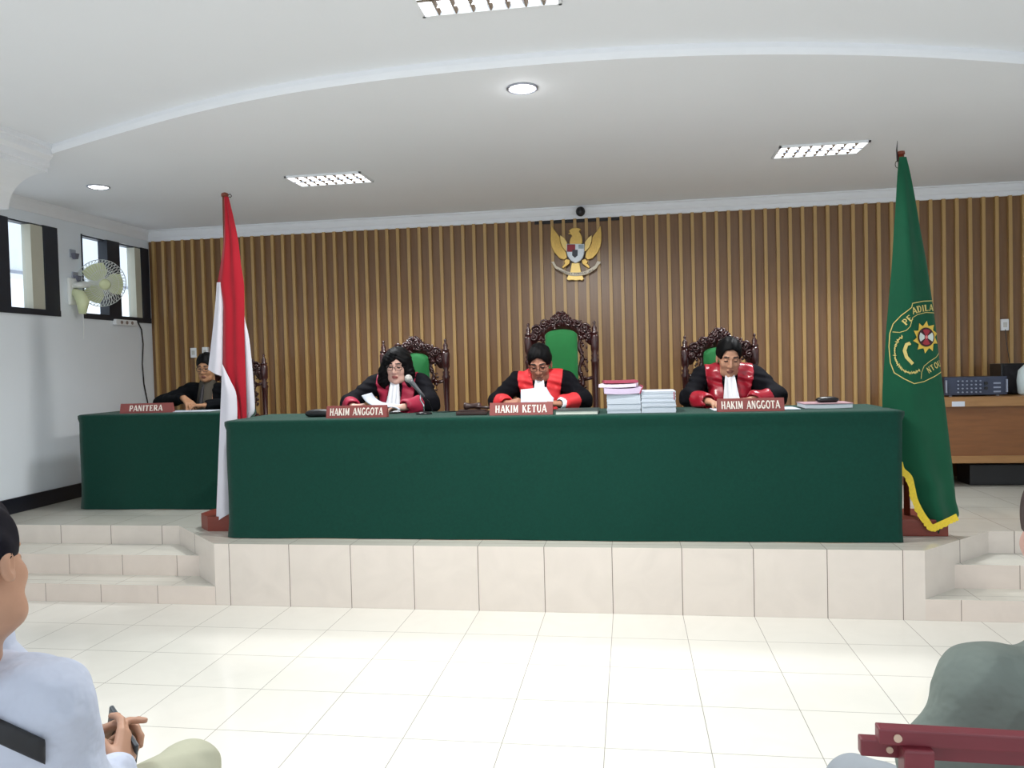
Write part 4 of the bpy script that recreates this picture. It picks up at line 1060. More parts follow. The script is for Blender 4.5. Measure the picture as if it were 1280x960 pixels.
def head(S, c, R, s=1.0, female=False, jaw=1.0):
    def W(x, y, z): return c+R@(np.array([x, y, z])*s)
    S.ell(W(0, -.012, .05), np.array([.074, .094, .088])*s, R, .02)
    S.ell(W(0, .028, -.02), np.array([.061*jaw, .060, .086])*s, R, .03)
    S.rc(W(-.03*jaw, .045, -.078), W(.03*jaw, .045, -.078), .027*s, .027*s, .03)
    S.ell(W(0, .066, -.093), np.array([.022, .020, .018])*s, R, .02)
    for q in (-1, 1):
        S.ell(W(q*.036, .058, -.012), np.array([.024, .026, .026])*s, R, .02)
        S.ell(W(q*.031, .098, .020), np.array([.017, .014, .012])*s, R, .012, 's')
        S.ell(W(q*.031, .076, .019), np.array([.014, .013, .012])*s, R, .004)
        S.rc(W(q*.012, .086, .043), W(q*.046, .072, .043), .008*s, .007*s, .012)
        S.ell(W(q*.077, -.004, .002), np.array([.009, .020, .033])*s, R, .006); S.ell(W(q*.083, .004, .0), np.array([.006, .010, .018])*s, R, .005, 's')
        S.ell(W(q*.013, .094, -.020), np.array([.009, .010, .008])*s, R, .006)
    S.rc(W(0, .084, .034), W(0, .107, -.013), .008*s, .012*s, .010)
    S.ell(W(0, .089, -.049), np.array([.024, .012, .006])*s, R, .006); S.ell(W(0, .087, -.060), np.array([.020, .012, .007])*s, R, .006)
    S.rc(W(-.018, .104, -.0545), W(.018, .104, -.0545), .0025*s, .0025*s, .003, 's')
def head_paint(c, R, s, lips=1, brow=2, eye=3):
    def loc(P): return ((P-c)@R)/s
    def E(cx, cy, cz, rx, ry, rz):
        def fn(P): L = loc(P); return (((np.abs(L[:, 0])-cx)/rx)**2+((L[:, 1]-cy)/ry)**2+((L[:, 2]-cz)/rz)**2) < 1
        return fn
    return [(E(0, .095, -.055, .025, .03, .012), lips), (E(.030, .09, .046, .021, .04, .0055), brow), (E(.031, .09, .018, .014, .03, .005), eye)]
def hair_short(c, R, s, base, parent, M, name='hair', line=0.0, vol=.012):
    S = SDF(c-.17*s, c+.17*s, .0042)
    def W(x, y, z): return c+R@(np.array([x, y, z])*s)
    S.ell(W(0, -.014, .052), np.array([.074+vol*.95, .094+vol, .089+vol])*s, R, .01); S.ell(W(0, .015, .085), np.array([.062, .07, .062])*s, R, .02)
    S.ell(W(0, .108, -.026+line), np.array([.078, .082, .112])*s, R, .010, 's')
    S.ell(W(0, .035, -.09), np.array([.2, .105, .112])*s, R, .01, 's'); S.ell(W(0, -.03, -.13), np.array([.2, .2, .09])*s, R, .01, 's')
    S.wrinkle(lambda X, Y, Z: .0022*np.sin(95*X+30*Y)*np.sin(80*Y+20*Z)+.0015*np.sin(160*X-40*Z))
    return sdf_obj(name, S, M, base, parent, None, 0)
def glasses(c, R, s, base, parent, M, r=.0020, rx=.023, rz=.017):
    def W(x, y, z): return c+R@(np.array([x, y, z])*s)-np.asarray(base)
    m_ = MB()
    for q in (-1, 1):
        m_.tube([W(q*.032+rx*math.copysign(abs(math.cos(a))**.7, math.cos(a)), .106-.010*abs(.5+.5*q*math.cos(a)), .016+rz*math.copysign(abs(math.sin(a))**.7, math.sin(a))) for a in [2*PI*i/20 for i in range(20)]], r, 5, True)
        m_.tube([W(q*.055, .096, .020), W(q*.072, .06, .02), W(q*.083, 0, .018)], r, 5)
    m_.tube([W(-.009, .108, .020), W(0, .111, .022), W(.009, .108, .020)], r, 5)
    return m_.build('spectacles', M, parent, True)
def rotv(v, ax, a): return v*math.cos(a)+np.cross(ax, v)*math.sin(a)+ax*(ax@v)*(1-math.cos(a))
def hand(S, w, d, n, side, curl=(.5, .5, .4), spread=.06, thumb=1.0, k=.006, s=1.0, tcurl=.3):
    """w wrist, d finger direction, n palm normal, side +1 right hand, -1 left"""
    d = unit(d); n = unit(np.asarray(n, float)-d*(np.asarray(n, float)@d)); t = np.cross(d, n)*side
    w = np.asarray(w, float)
    kn = []
    for i, (o, l) in enumerate(((.028, .086), (.010, .090), (-.009, .086), (-.027, .078))):
        p = w+d*l*s+t*o*s-n*.004*s; kn.append(p); S.rc(w+d*.012*s+t*o*.6*s, p, .0135*s, .0105*s, .010)
    S.rc(w+t*.012*s+d*.02*s+n*.006*s, w-t*.012*s+d*.055*s+n*.006*s, .012*s, .012*s, .012)
    cl = curl if isinstance(curl[0], (tuple, list)) else [curl]*4
    for i, (p, ln) in enumerate(zip(kn, (.071, .079, .074, .058))):
        v = unit(d+t*spread*(1.5-i)); q = p; rr = .0092*s
        for j, fr in enumerate((.45, .31, .24)):
            v = rotv(v, unit(np.cross(d, n)), cl[i][j]); q2 = q+v*ln*fr*s; S.rc(q, q2, rr, rr*.92, .004); q = q2; rr *= .92
    b = w+d*.022*s+t*.022*s+n*.004*s; v = unit(d*.65+t*.75*thumb+n*.35); m1 = b+v*.042*s; S.rc(b, m1, .0135*s, .0115*s, .010)
    v2 = unit(v+d*.4-t*tcurl*.5+n*tcurl*.4); m2 = m1+v2*.030*s; S.rc(m1, m2, .0112*s, .0098*s, .004); v3 = unit(v2+d*.3-t*tcurl+n*tcurl*.4); S.rc(m2, m2+v3*.024*s, .0098*s, .0082*s, .004)

# skin, hair and cloth
def skin(name, c): return mat('skin_'+name, c, rough=.5, spec=.35, var=.04, scale=30)
M_lip = mat('lip', (150, 84, 78), rough=.45); M_lipm = mat('lip_brown', (132, 84, 72), rough=.5)
M_brow = mat('brow', (44, 34, 32), rough=.8); M_eye = mat('eye_dark', (48, 34, 32), rough=.3)
M_hair = mat('hair_black', (8, 8, 10), rough=.6, spec=.14, var=.25, scale=60, stretch=(1, 1, .2))
M_robe = mat('robe_black', (13, 13, 19), rough=.85, spec=.12, var=.15)
M_crim = mat('robe_crimson', (158, 36, 64), rough=.55, spec=.3, var=.08); M_redb = mat('robe_scarlet', (216, 52, 58), rough=.55, spec=.3, var=.06)
M_satin = mat('robe_satin', (160, 24, 44), rough=.28, spec=.6, var=.08)
M_jab = mat('jabot_white', (232, 236, 242), rough=.8, var=.02)
M_spec = mat('spectacle_frame', (40, 32, 34), rough=.35)
def folds(a=.004):
    return lambda X, Y, Z: a*np.sin(34*X+9*np.sin(14*Z)+6*Y)*np.sin(17*Z+11*Y)+a*.5*np.sin(61*X-23*Y+31*Z)
def arm_pts(S, sh, el, wr, r0, r1, r2, k=.03): S.rc(sh, el, r0, r1, k); S.rc(el, wr, r1, r2, k)
def seated_judge(label, X0, hc, fwd, tilt, sk, Mf, sh_z=1.335, wr=None, hands=None, el=None, female=False, hs=.95, line=0.0, spec=True, white_cuff=False, sat=False, outer=.162, sh_y=1.06):
    base = V3(X0, 1.10, HP)
    Rh = frame(fwd, (0, 0, 1), tilt); hc = np.asarray(hc, float)
    lo = V3(X0-.42, .45, .72); hi = V3(X0+.42, 1.34, 1.68)
    shR, shL = V3(X0-.178, sh_y, sh_z-.015), V3(X0+.178, sh_y, sh_z-.015)
    nb = V3(X0, sh_y+.0, sh_z+.02); nt = hc+Rh@np.array([0, -.02, -.05])
    # body
    B = SDF(lo, hi, .0042)
    B.rc((X0-.03, 1.12, .93), (X0-.02, sh_y+.03, 1.22), .10, .095, .05); B.rc((X0+.03, 1.12, .93), (X0+.02, sh_y+.03, 1.22), .10, .095, .05)
    B.rc(shR+V3(.03, 0, 0), shL-V3(.03, 0, 0), .05, .05, .06); B.rc(nb-V3(0, 0, .03), nt, .054, .050, .03)
    for q in (-1, 1): B.rc((X0+q*.08, 1.10, .92), (X0+q*.11, .74, .93), .08, .06, .04)
    for sh, e, w in ((shR, el[0], wr[0]), (shL, el[1], wr[1])): arm_pts(B, sh, e, w, .046, .038, .025, .02)
    head(B, hc, Rh, hs, female, 1.06 if female else 1.0)
    for (d, n, cu), w, sd in zip(hands, wr, (1, -1)): hand(B, w, d, n, sd, cu, s=.95 if female else 1.0)
    o = sdf_obj('person', B, [sk, M_lip if female else M_lipm, M_brow, M_eye], base, None, head_paint(hc, Rh, hs)); tag(o, label, 'person', 'court officials at the tables')
    # robe
    G = SDF(V3(X0-.46, .5, .40), V3(X0+.46, 1.36, 1.46), .0064)
    G.rc((X0-.05, 1.13, .93), (X0-.05, sh_y+.02, 1.20), .155, .125, .06); G.rc((X0+.05, 1.13, .93), (X0+.05, sh_y+.02, 1.20), .155, .125, .06)
    G.rc(shR+V3(.02, 0, 0), shL-V3(.02, 0, 0), .066, .066, .07); G.rc(nb-V3(.05, 0, .02), nb+V3(.05, 0, -.02), .062, .062, .05)
    for q in (-1, 1): G.chain([(X0+q*.09, 1.10, .92), (X0+q*.13, .72, .92), (X0+q*.13, .70, .50)], [.11, .095, .10], .06)
    T = G.copy()
    ends = []
    for sh, e, w in ((shR, el[0], wr[0]), (shL, el[1], wr[1])):
        e = np.asarray(e, float); w = np.asarray(w, float); we = e+(w-e)*.80; ends.append((e, we)); arm_pts(G, sh, e, we, .068, .062, .055, .04)
        G.ell(we+unit(w-e)*.035, (.05, .05, .045), None, .006, 's')
    G.wrinkle(folds(.0045))
    # neck opening
    G.rc(nb+V3(0, -.035, .10), nb+V3(0, -.02, .02), .065, .05, .015, 's')
    M_r = M_robe
    sdf_obj('robe', G, M_r, base, o)
    ax_ = X0
    def face_reg(X, Y, Z):
        dx = np.abs(X-ax_); t = np.clip((Z-1.15)/.22, 0, 1)
        inner = .030+.022*t; outr = outer-.035*(1-t); return np.maximum(np.maximum(np.maximum(inner-dx, dx-outr), Y-(sh_y+.03)), 1.10-Z)
    for q in (-1, 1): sdf_obj('robe_facing', G.shell(.007, lambda X, Y, Z: np.maximum(face_reg(X, Y, Z), -q*(X-ax_))), Mf, base, o)
    def collar_reg(X, Y, Z):
        dx = np.abs(X-ax_); t = np.clip((Z-1.15)/.22, 0, 1); inner = .018+.012*t; outr = .036+.020*t
        return np.maximum(np.maximum(np.maximum(inner-dx, dx-outr), Y-(sh_y+.0)), 1.10-Z)
    for q in (-1, 1): sdf_obj('collar_band', G.shell(.0085, lambda X, Y, Z: np.maximum(collar_reg(X, Y, Z), -q*(X-ax_))), M_robe, base, o)
    for e, we in ends:
        ax2 = unit(we-e); C0 = e+(we-e)*.52
        def cuff(X, Y, Z, C0=C0, ax2=ax2, we=we):
            p = (X-C0[0])*ax2[0]+(Y-C0[1])*ax2[1]+(Z-C0[2])*ax2[2]; r2 = np.sqrt((X-we[0])**2+(Y-we[1])**2+(Z-we[2])**2); return np.maximum(-p, r2-.15)
        sdf_obj('sleeve_cuff', G.shell(.006, cuff), Mf, base, o)
    # white bands
    Jb = SDF(V3(X0-.09, sh_y-.27, 1.08), V3(X0+.09, sh_y+.06, 1.42), .0046)
    Xs, Ys, Zs = Jb.xyz()
    # bands hang in front of chest
    top_ = nb+V3(0, -.060, .035); bot_ = V3(X0+.006, sh_y-.185, 1.14)
    dn = unit(bot_-top_); rt = V3(1, 0, 0); nm = unit(np.cross(rt, dn))
    u = (Xs-top_[0])*rt[0]; v = (Xs-top_[0])*dn[0]+(Ys-top_[1])*dn[1]+(Zs-top_[2])*dn[2]; w_ = (Xs-top_[0])*nm[0]+(Ys-top_[1])*nm[1]+(Zs-top_[2])*nm[2]
    half = .021+.13*np.clip(v, 0, .3)*1.0
    Jb.F = np.maximum(np.maximum(np.abs(u)-half, np.abs(w_+.004*np.cos(u*210)*np.clip(v*8, .2, 1))-.014), np.maximum(-v, v-np.linalg.norm(bot_-top_))).astype(np.float32)
    Jb.ell(top_+V3(0, .0, .0), (.026, .022, .020), None, .01)
    sdf_obj('white_bands', Jb, M_jab, base, o)
    if white_cuff:
        e, we = ends[1]; w = np.asarray(wr[1], float); ax2 = unit(w-e); C = SDF(w-.12, w+.12, .004)
        C.rc(w-ax2*.055, w-ax2*.012, .050, .042, .005); C.wrinkle(folds(.004)); C.rc(w-ax2*.02, w+ax2*.05, .028, .03, .004, 's'); sdf_obj('shirt_cuff', C, M_jab, base, o)
        MB().tube([w-base+ax2*.012+(.029*math.cos(a))*unit(np.cross(ax2, V3(0, 0, 1)))+(.026*math.sin(a))*V3(0, 0, 1) for a in [2*PI*i/16 for i in range(16)]], .005, 6, True).build('wristwatch', M_metal, o, True)
    if spec: glasses(hc, Rh, hs, base, o, M_spec, .0021 if female else .0016)
    if female:
        Hh = SDF(hc-V3(.2, .2, .24), hc+V3(.2, .2, .2), .0045)
        def W(x, y, z): return hc+Rh@(np.array([x, y, z])*hs)
        Hh.ell(W(0, -.015, .055), np.array([.096, .112, .097])*hs, Rh, .01); Hh.ell(W(0, -.05, -.03), np.array([.10, .08, .12])*hs, Rh, .05)
        for q, wd in ((-1, .036), (1, .042)):
            Hh.chain([W(q*.07, .02, .06), W(q*.092, .02, -.03), W(q*.098, .01, -.105), W(q*.088, .012, -.15)], [.035, wd, wd+.006, .026], .03)
        Hh.ell(W(-.002, .12, -.035), np.array([.074, .085, .110])*hs, Rh, .010, 's'); Hh.ell(W(-.020, .125, .034), np.array([.042, .062, .066])*hs, Rh, .012, 's')
        Hh.rc(W(-.004, .080, .112), W(.020, .096, .058), .010, .005, .01); Hh.rc(W(.02, .072, .115), W(.058, .074, .03), .015, .012, .02)
        Hh.rc(W(0, .0, -.16), W(0, -.02, -.02), .052, .052, .01, 's')
        Hh.wrinkle(lambda X, Y, Z: .0022*np.sin(120*X+14*np.sin(20*Z))*np.cos(60*Y)); sdf_obj('hair', Hh, M_hair, base, o, None, 1)
    else: hair_short(hc, Rh, hs, base, o, M_hair, line=line)
    return o
flat = (.35, .45, .3); grip = (.9, .8, .5)
S1, S2, S3, S4 = skin('light', (214, 172, 156)), skin('brown', (176, 124, 102)), skin('tan', (186, 140, 114)), skin('warm', (176, 130, 98))
ZH = ZT+.030
# woman judge
jw = seated_judge('woman judge with black bob, glasses and crimson robe reading at the microphone', .822, at(497, 459, 1, .985), (.02, -1, -.22), .05, S1, M_crim, sh_z=1.372, sh_y=1.05,
    el=(V3(.50, .86, 1.215), V3(1.115, .86, 1.215)), wr=(V3(.60, .68, ZH+.02), V3(.96, .66, ZH+.012)),
    hands=(((.75, -.45, .05), (.2, .2, -1), grip), ((-.9, -.35, .0), (0, .1, -1), (.6, .6, .4))), female=True, hs=1.0, outer=.150)
jm = seated_judge('middle judge with glasses in black and scarlet robe reading a held paper', 1.890, at(675, 456, 1, .985), (-.03, -1, -.50), -.03, S2, M_redb, sh_z=1.365, sh_y=1.05,
    el=(V3(1.595, .88, 1.215), V3(2.20, .86, 1.215)), wr=(V3(1.695, .68, ZH+.02), V3(2.065, .655, ZH+.018)),
    hands=(((.75, -.45, .15), (.6, .3, -.8), grip), ((-.92, -.25, .05), (0, .3, -1), grip)), hs=1.03, white_cuff=True, line=.010)
jr = seated_judge('bare-faced judge in satin crimson and black robe looking down at the right', 3.206, at(911, 449, 1, .985), (.03, -1, -.40), .03, S3, M_satin, sh_z=1.375, sh_y=1.05,
    el=(V3(2.925, .86, 1.215), V3(3.50, .86, 1.215)), wr=(V3(3.035, .62, ZH+.012), V3(3.30, .68, ZH+.016)),
    hands=(((.35, -.85, -.1), (0, -.1, -1), (.5, .6, .4)), ((-.9, -.3, -.02), (0, .1, -1), flat)), hs=1.02, spec=False, line=.02)
# papers held by the judges
def paper_sheet(name, prof, y0, y1, label, rise=.0, th=.0025, skew=0.0):
    """prof pixel profile, extruded towards the reader"""
    P = [at(px, py, 1, y0) for px, py in prof]; P = cr([np.array(p) for p in P], 5); vs = []; n_ = len(P)
    for p in P: vs += [(p[0], y0, p[2]), (p[0]+skew, y1, p[2]+rise)]
    fs = [(2*i, 2*i+2, 2*i+3, 2*i+1) for i in range(n_-1)]
    o = mesh_obj(name, vs, fs, M_paper, None, True); md = o.modifiers.new('thickness', 'SOLIDIFY'); md.thickness = th
    tag(o, label, 'papers'); return o
paper_sheet('held_document', [(453, 494), (458, 501), (466, 506), (478, 508), (488, 508), (495, 509), (499, 512)], .60, .80, 'white papers curling in the hands of the woman judge', .01, .008)
def held(name, quads, label):
    """leaf built from a few corner points (pixel, depth Y)"""
    mb = MB()
    for q in quads:
        C = [Vector(at(px, py, 1, Y)) for px, py, Y in q[0]]; bul = q[1]; n_ = 8; vs = []; fs = []
        nn = (C[1]-C[0]).cross(C[3]-C[0]).normalized()
        for j in range(n_+1):
            for i in range(n_+1):
                u, v = i/n_, j/n_; p = C[0]*(1-u)*(1-v)+C[1]*u*(1-v)+C[2]*u*v+C[3]*(1-u)*v; vs.append(p+nn*bul*math.sin(PI*v)*(.4+.6*u))
        for j in range(n_):
            for i in range(n_): a = j*(n_+1)+i; fs.append((a, a+1, a+n_+2, a+n_+1))
        mb.add(vs, fs)
    o = mb.build(name, M_paper, None, True); md = o.modifiers.new('thickness', 'SOLIDIFY'); md.thickness = .0015; tag(o, label, 'papers'); return o
held('held_document', [([(651, 487, .70), (683, 484, .74), (692.5, 498, .66), (651, 503.5, .60)], .012), ([(652, 503, .605), (692, 497.5, .66), (691, 507, .62), (655, 508, .60)], -.004)], 'curled white paper held up by the middle judge behind the HAKIM KETUA sign')

# clerk in a dark suit at the side table
M_suit = mat('suit_black', (12, 14, 18), rough=.85, spec=.12, var=.15); M_tie = mat('tie_grey', (40, 38, 42), rough=.6); M_shirtd = mat('shirt_khaki', (70, 64, 54), rough=.8)
def clerk():
    X0 = -1.15; base = V3(X0, 1.88, HP); sh_y, sh_z = 1.85, 1.335
    hc = at(258.5, 461, 1, 1.78); Rh = frame((.10, -1, -.24), (0, 0, 1), .04); hs = .94
    shR, shL = V3(X0-.18, sh_y, sh_z-.02), V3(X0+.18, sh_y, sh_z-.02); nb = V3(X0, sh_y, sh_z+.015)
    eR, wR = V3(-1.49, 1.66, 1.215), V3(-1.185, 1.50, 1.262); eL, wL = V3(-.83, 1.66, 1.21), V3(-1.00, 1.52, ZH+.012)
    B = SDF(V3(X0-.46, 1.30, .72), V3(X0+.44, 2.12, 1.70), .0044)
    for q in (-1, 1):
        B.rc((X0+q*.03, 1.90, .93), (X0+q*.02, sh_y+.02, 1.22), .12, .12, .05); B.rc((X0+q*.08, 1.88, .92), (X0+q*.10, 1.60, .93), .08, .06, .04)
    B.rc(shR+V3(.03, 0, 0), shL-V3(.03, 0, 0), .05, .05, .06); B.rc(nb-V3(0, 0, .03), hc+Rh@np.array([0, -.02, -.05]), .054, .05, .03)
    arm_pts(B, shR, eR, wR, .046, .038, .025, .02); arm_pts(B, shL, eL, wL, .046, .038, .025, .02)
    head(B, hc, Rh, hs); hand(B, wR, (.72, -.35, -.55), (-.3, .3, -.9), 1, (.45, .45, .3), .12); hand(B, wL, (-.85, -.4, .0), (0, 0, -1), -1, flat)
    o = sdf_obj('person', B, [S4, M_lipm, M_brow, M_eye], base, None, head_paint(hc, Rh, hs)); tag(o, 'man in black suit with glasses sitting at the side table behind the flag', 'person', 'court officials at the tables')
    G = SDF(V3(X0-.46, 1.36, .40), V3(X0+.44, 2.12, 1.44), .0064)
    for q in (-1, 1):
        G.rc((X0+q*.05, 1.90, .93), (X0+q*.05, sh_y+.02, 1.20), .145, .12, .06); G.chain([(X0+q*.09, 1.88, .92), (X0+q*.12, 1.58, .92), (X0+q*.12, 1.56, .48)], [.10, .085, .075], .05)
    G.rc(shR+V3(.02, 0, 0), shL-V3(.02, 0, 0), .066, .066, .07)
    arm_pts(G, shR, eR, eR+(wR-eR)*.90, .068, .062, .044, .04); arm_pts(G, shL, eL, eL+(wL-eL)*.9, .068, .062, .044, .04)
    for e, w in ((eR, wR), (eL, wL)): G.rc(w-(w-e)*.03, w+(w-e)*.2, .03, .03, .004, 's')
    G.wrinkle(folds(.004)); G.rc(nb+V3(0, -.05, .06), nb+V3(0, -.12, -.12), .044, .010, .012, 's')
    sdf_obj('suit_jacket', G, M_suit, base, o)
    T = SDF(V3(X0-.1, sh_y-.25, 1.1), V3(X0+.1, sh_y+.08, 1.42), .0044); T.rc(nb+V3(0, -.030, .02), nb+V3(0, -.085, -.20), .070, .080, .02); T.rc(nb+V3(0, -.03, .06), nb+V3(0, -.01, .12), .045, .05, .006, 's'); sdf_obj('shirt', T, M_shirtd, base, o)
    T = SDF(V3(X0-.1, sh_y-.25, 1.1), V3(X0+.1, sh_y+.06, 1.42), .004); T.rc(nb+V3(0, -.102, .005), nb+V3(0, -.110, -.012), .014, .012, .004); T.rc(nb+V3(0, -.118, -.02), nb+V3(0, -.168, -.18), .012, .022, .006); sdf_obj('necktie', T, M_tie, base, o)
    glasses(hc, Rh, hs, base, o, M_spec, .0018); hair_short(hc, Rh, hs, base, o, M_hair, line=-.004)
clerk()
# ------------------------------------------------------------------ audience in front
M_shirt = mat('shirt_white', (190, 197, 214), rough=.85, spec=.2, var=.03, scale=5, bump=1.0, bscale=20); M_trou = mat('trousers_beige', (172, 172, 152), rough=.85, spec=.2, var=.04, scale=20, bump=.1, bscale=500)
M_shirtg = mat('shirt_grey_green', (122, 132, 126), rough=.85, spec=.2, var=.06, scale=14, bump=1.0, bscale=20); M_troug = mat('trousers_grey', (146, 152, 158), rough=.85, spec=.2, var=.05)
M_strap = mat('strap_black', (26, 28, 34), rough=.6); M_navy = mat('hair_navy_black', (18, 16, 26), rough=.75, spec=.1, var=.2, scale=60)
M_shoe = mat('shoe_black', (22, 20, 20), rough=.35)
S5 = skin('left_man', (182, 140, 116)); S6 = skin('right_man', (200, 160, 148))
def wr2(a=.006):
    def f(X, Y, Z):
        g = lambda q: 1-2*np.abs(np.sin(q))
        return a*.5*g(11*X+4*np.sin(8*Z+5*Y)+9*Z)*np.sin(9*Z-13*Y+4*X)+a*.45*g(19*Z+14*X+3*np.sin(11*Y))*np.sin(12*Y+9*X)+a*.45*g(23*Z-31*X+20*Y)*np.sin(17*X+9*Z)
    return f
def left_man():
    fw = unit(V3(.12, .99, 0)); rt = unit(np.cross(fw, V3(0, 0, 1)))
    shR = CP(56, 884, 1.42); C = shR-rt*.185; shL = C-rt*.185; shz = shR[2]
    hip = V3(C[0], C[1], .53)-fw*.03; hR, hL = hip+rt*.09, hip-rt*.09
    kR = CP(236, 966, 1.98); kL = kR-rt*.30+V3(0, 0, .0)
    aR, aL = V3(kR[0], kR[1], .09)+fw*.04, V3(kL[0], kL[1], .09)+fw*.03
    eR = CP(94, 1012, 1.50); wR = CP(149, 966, 1.66); eL = shL+V3(0, 0, -.27)+fw*.06; wL = CP(110, 921, 1.80)
    hc = CP(-39, 722, 1.39); Rh = frame(unit(rotv(fw, V3(0, 0, 1), .20))+V3(0, 0, -.16), (0, 0, 1), .26)
    base = V3(hip[0], hip[1], 0)
    lo = np.min([hc-.16, hip-.3, aL-.1, eL-.1], 0); hi = np.max([hc+.18, kR+.14, aR+.16, CP(185, 900, 1.85)], 0); lo[2] = 0
    B = SDF(lo, hi, .0044)
    for q, h in ((1, hR), (-1, hL)): B.rc(h, C+rt*q*.05-V3(0, 0, .06), .12, .11, .06)
    B.rc(shR-rt*.02, shL+rt*.02, .055, .055, .06); B.rc(C+V3(0, 0, -.02), hc+Rh@np.array([0, -.02, -.06]), .058, .054, .03)
    for h, k_, a in ((hR, kR, aR), (hL, kL, aL)):
        B.rc(h, k_, .085, .058, .04); B.rc(k_, a, .055, .038, .02); B.rc(a-V3(0, 0, .045), a-V3(0, 0, .055)+fw*.15, .038, .032, .02)
    arm_pts(B, shR, eR, wR, .05, .042, .027, .02); arm_pts(B, shL, eL, wL, .05, .042, .027, .02)
    head(B, hc, Rh, 1.0)
    # right hand closes round the phone, the left hand steadies its upper end
    ph = CP(153, 922, 1.765)
    dR = unit(CP(163, 903, 1.77)-wR); nR = unit(V3(-.75, .55, .15))
    hand(B, wR, dR, nR, 1, [(.15, .5, .5), (.35, .7, .5), (.5, .8, .5), (.6, .8, .5)], .05, thumb=1.0, s=.98)
    dL = unit(CP(182, 898, 1.80)-wL); hand(B, wL, dL, unit(V3(.35, -.35, -.9)), -1, [(.05, .15, .1), (.5, .7, .5), (.7, .8, .5), (.8, .8, .5)], .03)
    o = sdf_obj('person', B, [S5, M_lipm, M_brow, M_eye], base, None, head_paint(hc, Rh, 1.0)); tag(o, 'seated man in white shirt holding a phone at the lower left, seen from behind', 'person', 'seated audience men')
    # shirt
    G = SDF(lo-.04, hi+.04, .0056)
    for q, h in ((1, hR), (-1, hL)): G.rc(h+V3(0, 0, .0), C+rt*q*.055-V3(0, 0, .07), .145, .128, .06)
    G.rc(shR-rt*.015, shL+rt*.015, .075, .075, .07); G.rc(C+V3(0, 0, -.0), C+V3(0, 0, .04)+fw*.0, .10, .080, .05)
    Tor = G.copy()
    we = eR+(wR-eR)*.82; arm_pts(G, shR-rt*.004, eR, we, .079, .068, .050, .05); arm_pts(G, shL, eL, eL+(wL-eL)*.82, .079, .068, .05, .05)
    G.wrinkle(wr2(.0065)); G.rc(wR-(wR-eR)*.05, wR+(wR-eR)*.3, .034, .036, .004, 's')
    G.rc(C+V3(0, 0, .10), C+V3(0, 0, .20), .066, .07, .01, 's'); sdf_obj('shirt', G, M_shirt, base, o, None, 2)
    K = SDF(C-.16, C+V3(.16, .16, .22), .004); nk = C+V3(0, 0, .075)
    K.rc(nk-V3(0, 0, .035), nk+V3(0, 0, .02)+fw*.004, .122, .080, .01); K.rc(nk+V3(0, 0, -.08), nk+V3(0, 0, .03), .105, .066, .004, 's'); K.rc(nk+V3(0, 0, .02), nk+V3(0, 0, .15), .066, .07, .004, 's'); sdf_obj('shirt_collar', K, M_shirt, base, o, None, 1)
    hair_short(hc, Rh, 1.0, base, o, M_navy, line=-.005)
    # bag strap across the back
    A_, B_ = CP(-5, 912, 1.30), CP(56, 940, 1.34); nrm = unit(np.cross(unit(B_-A_), ray(25, 930)))
    nv = unit(np.cross(ray(57, 900), ray(57, 960))); nv = nv if nv@ray(200, 930) > 0 else -nv
    def reg(X, Y, Z):
        d = (X-A_[0])*nrm[0]+(Y-A_[1])*nrm[1]+(Z-A_[2])*nrm[2]; e = (X-CAM[0])*nv[0]+(Y-CAM[1])*nv[1]+(Z-CAM[2])*nv[2]; return np.maximum(np.abs(d)-.0165, e)
    sdf_obj('bag_strap', G.shell(.010, reg), M_strap, base, o, None, 1)
    P = SDF(lo-.04, hi+.04, .0056)
    for h, k_, a in ((hR, kR, aR), (hL, kL, aL)):
        P.rc(h, k_, .105, .074, .05); P.rc(k_, a+V3(0, 0, .02), .072, .062, .03)
    P.rc(hR, hL, .12, .12, .05); P.wrinkle(wr2(.004)); P.rc(V3(aR[0], aR[1], -.02), V3(aR[0], aR[1], .05), .05, .05, .01, 's'); sdf_obj('trousers', P, M_trou, base, o, None, 2)
    for a in (aR, aL):
        s_ = SDF(a-V3(.12, .12, .1), a+V3(.12, .26, .06), .006); s_.rc(a-V3(0, 0, .050)-fw*.03, a-V3(0, 0, .055)+fw*.16, .046, .036, .02); sdf_obj('shoe', s_, M_shoe, base, o)
    # phone
    t = empty('mobile_phone', ph); tag(t, 'dark mobile phone held by the man in the white shirt', 'phone')
    up = unit(CP(140, 899, 1.80)-CP(170, 946, 1.72)); nn = unit(V3(-.55, .75, .35)-up*(V3(-.55, .75, .35)@up)); sd = np.cross(up, nn)
    Mt = Matrix(((sd[0], nn[0], up[0], 0), (sd[1], nn[1], up[1], 0), (sd[2], nn[2], up[2], 0), (0, 0, 0, 1)))
    m_ = MB(); m_.T = Mt; m_.box(-.036, .036, -.005, .005, -.072, .072, .004); m_.build('phone_body', mat('phone_dark', (44, 52, 60), rough=.35), t)
    m_ = MB(); m_.T = Mt; m_.box(-.032, .032, .0048, .0056, -.062, .062); m_.build('screen', mat('phone_screen', (30, 36, 46), rough=.1), t)
    # plain bench under him
    b = empty('audience_bench', (hip[0], hip[1], 0), math.atan2(-fw[0], fw[1])); tag(b, 'plain red-brown backless bench under the man in the white shirt', 'bench')
    MB().box(-.55, .40, -.17, .19, .375, .41, .006).build('seat', M_bench, b)
    for sx in (-.48, .33): MB().box(sx-.03, sx+.03, -.14, .16, 0, .375, .004).build('leg', M_bench, b)
M_bench = wood_mat('bench_maroon', (92, 26, 36), (122, 42, 54), rough=.42, sc=(2, 10, 10)); M_screw = mat('screw_plug', (196, 170, 150), rough=.5)
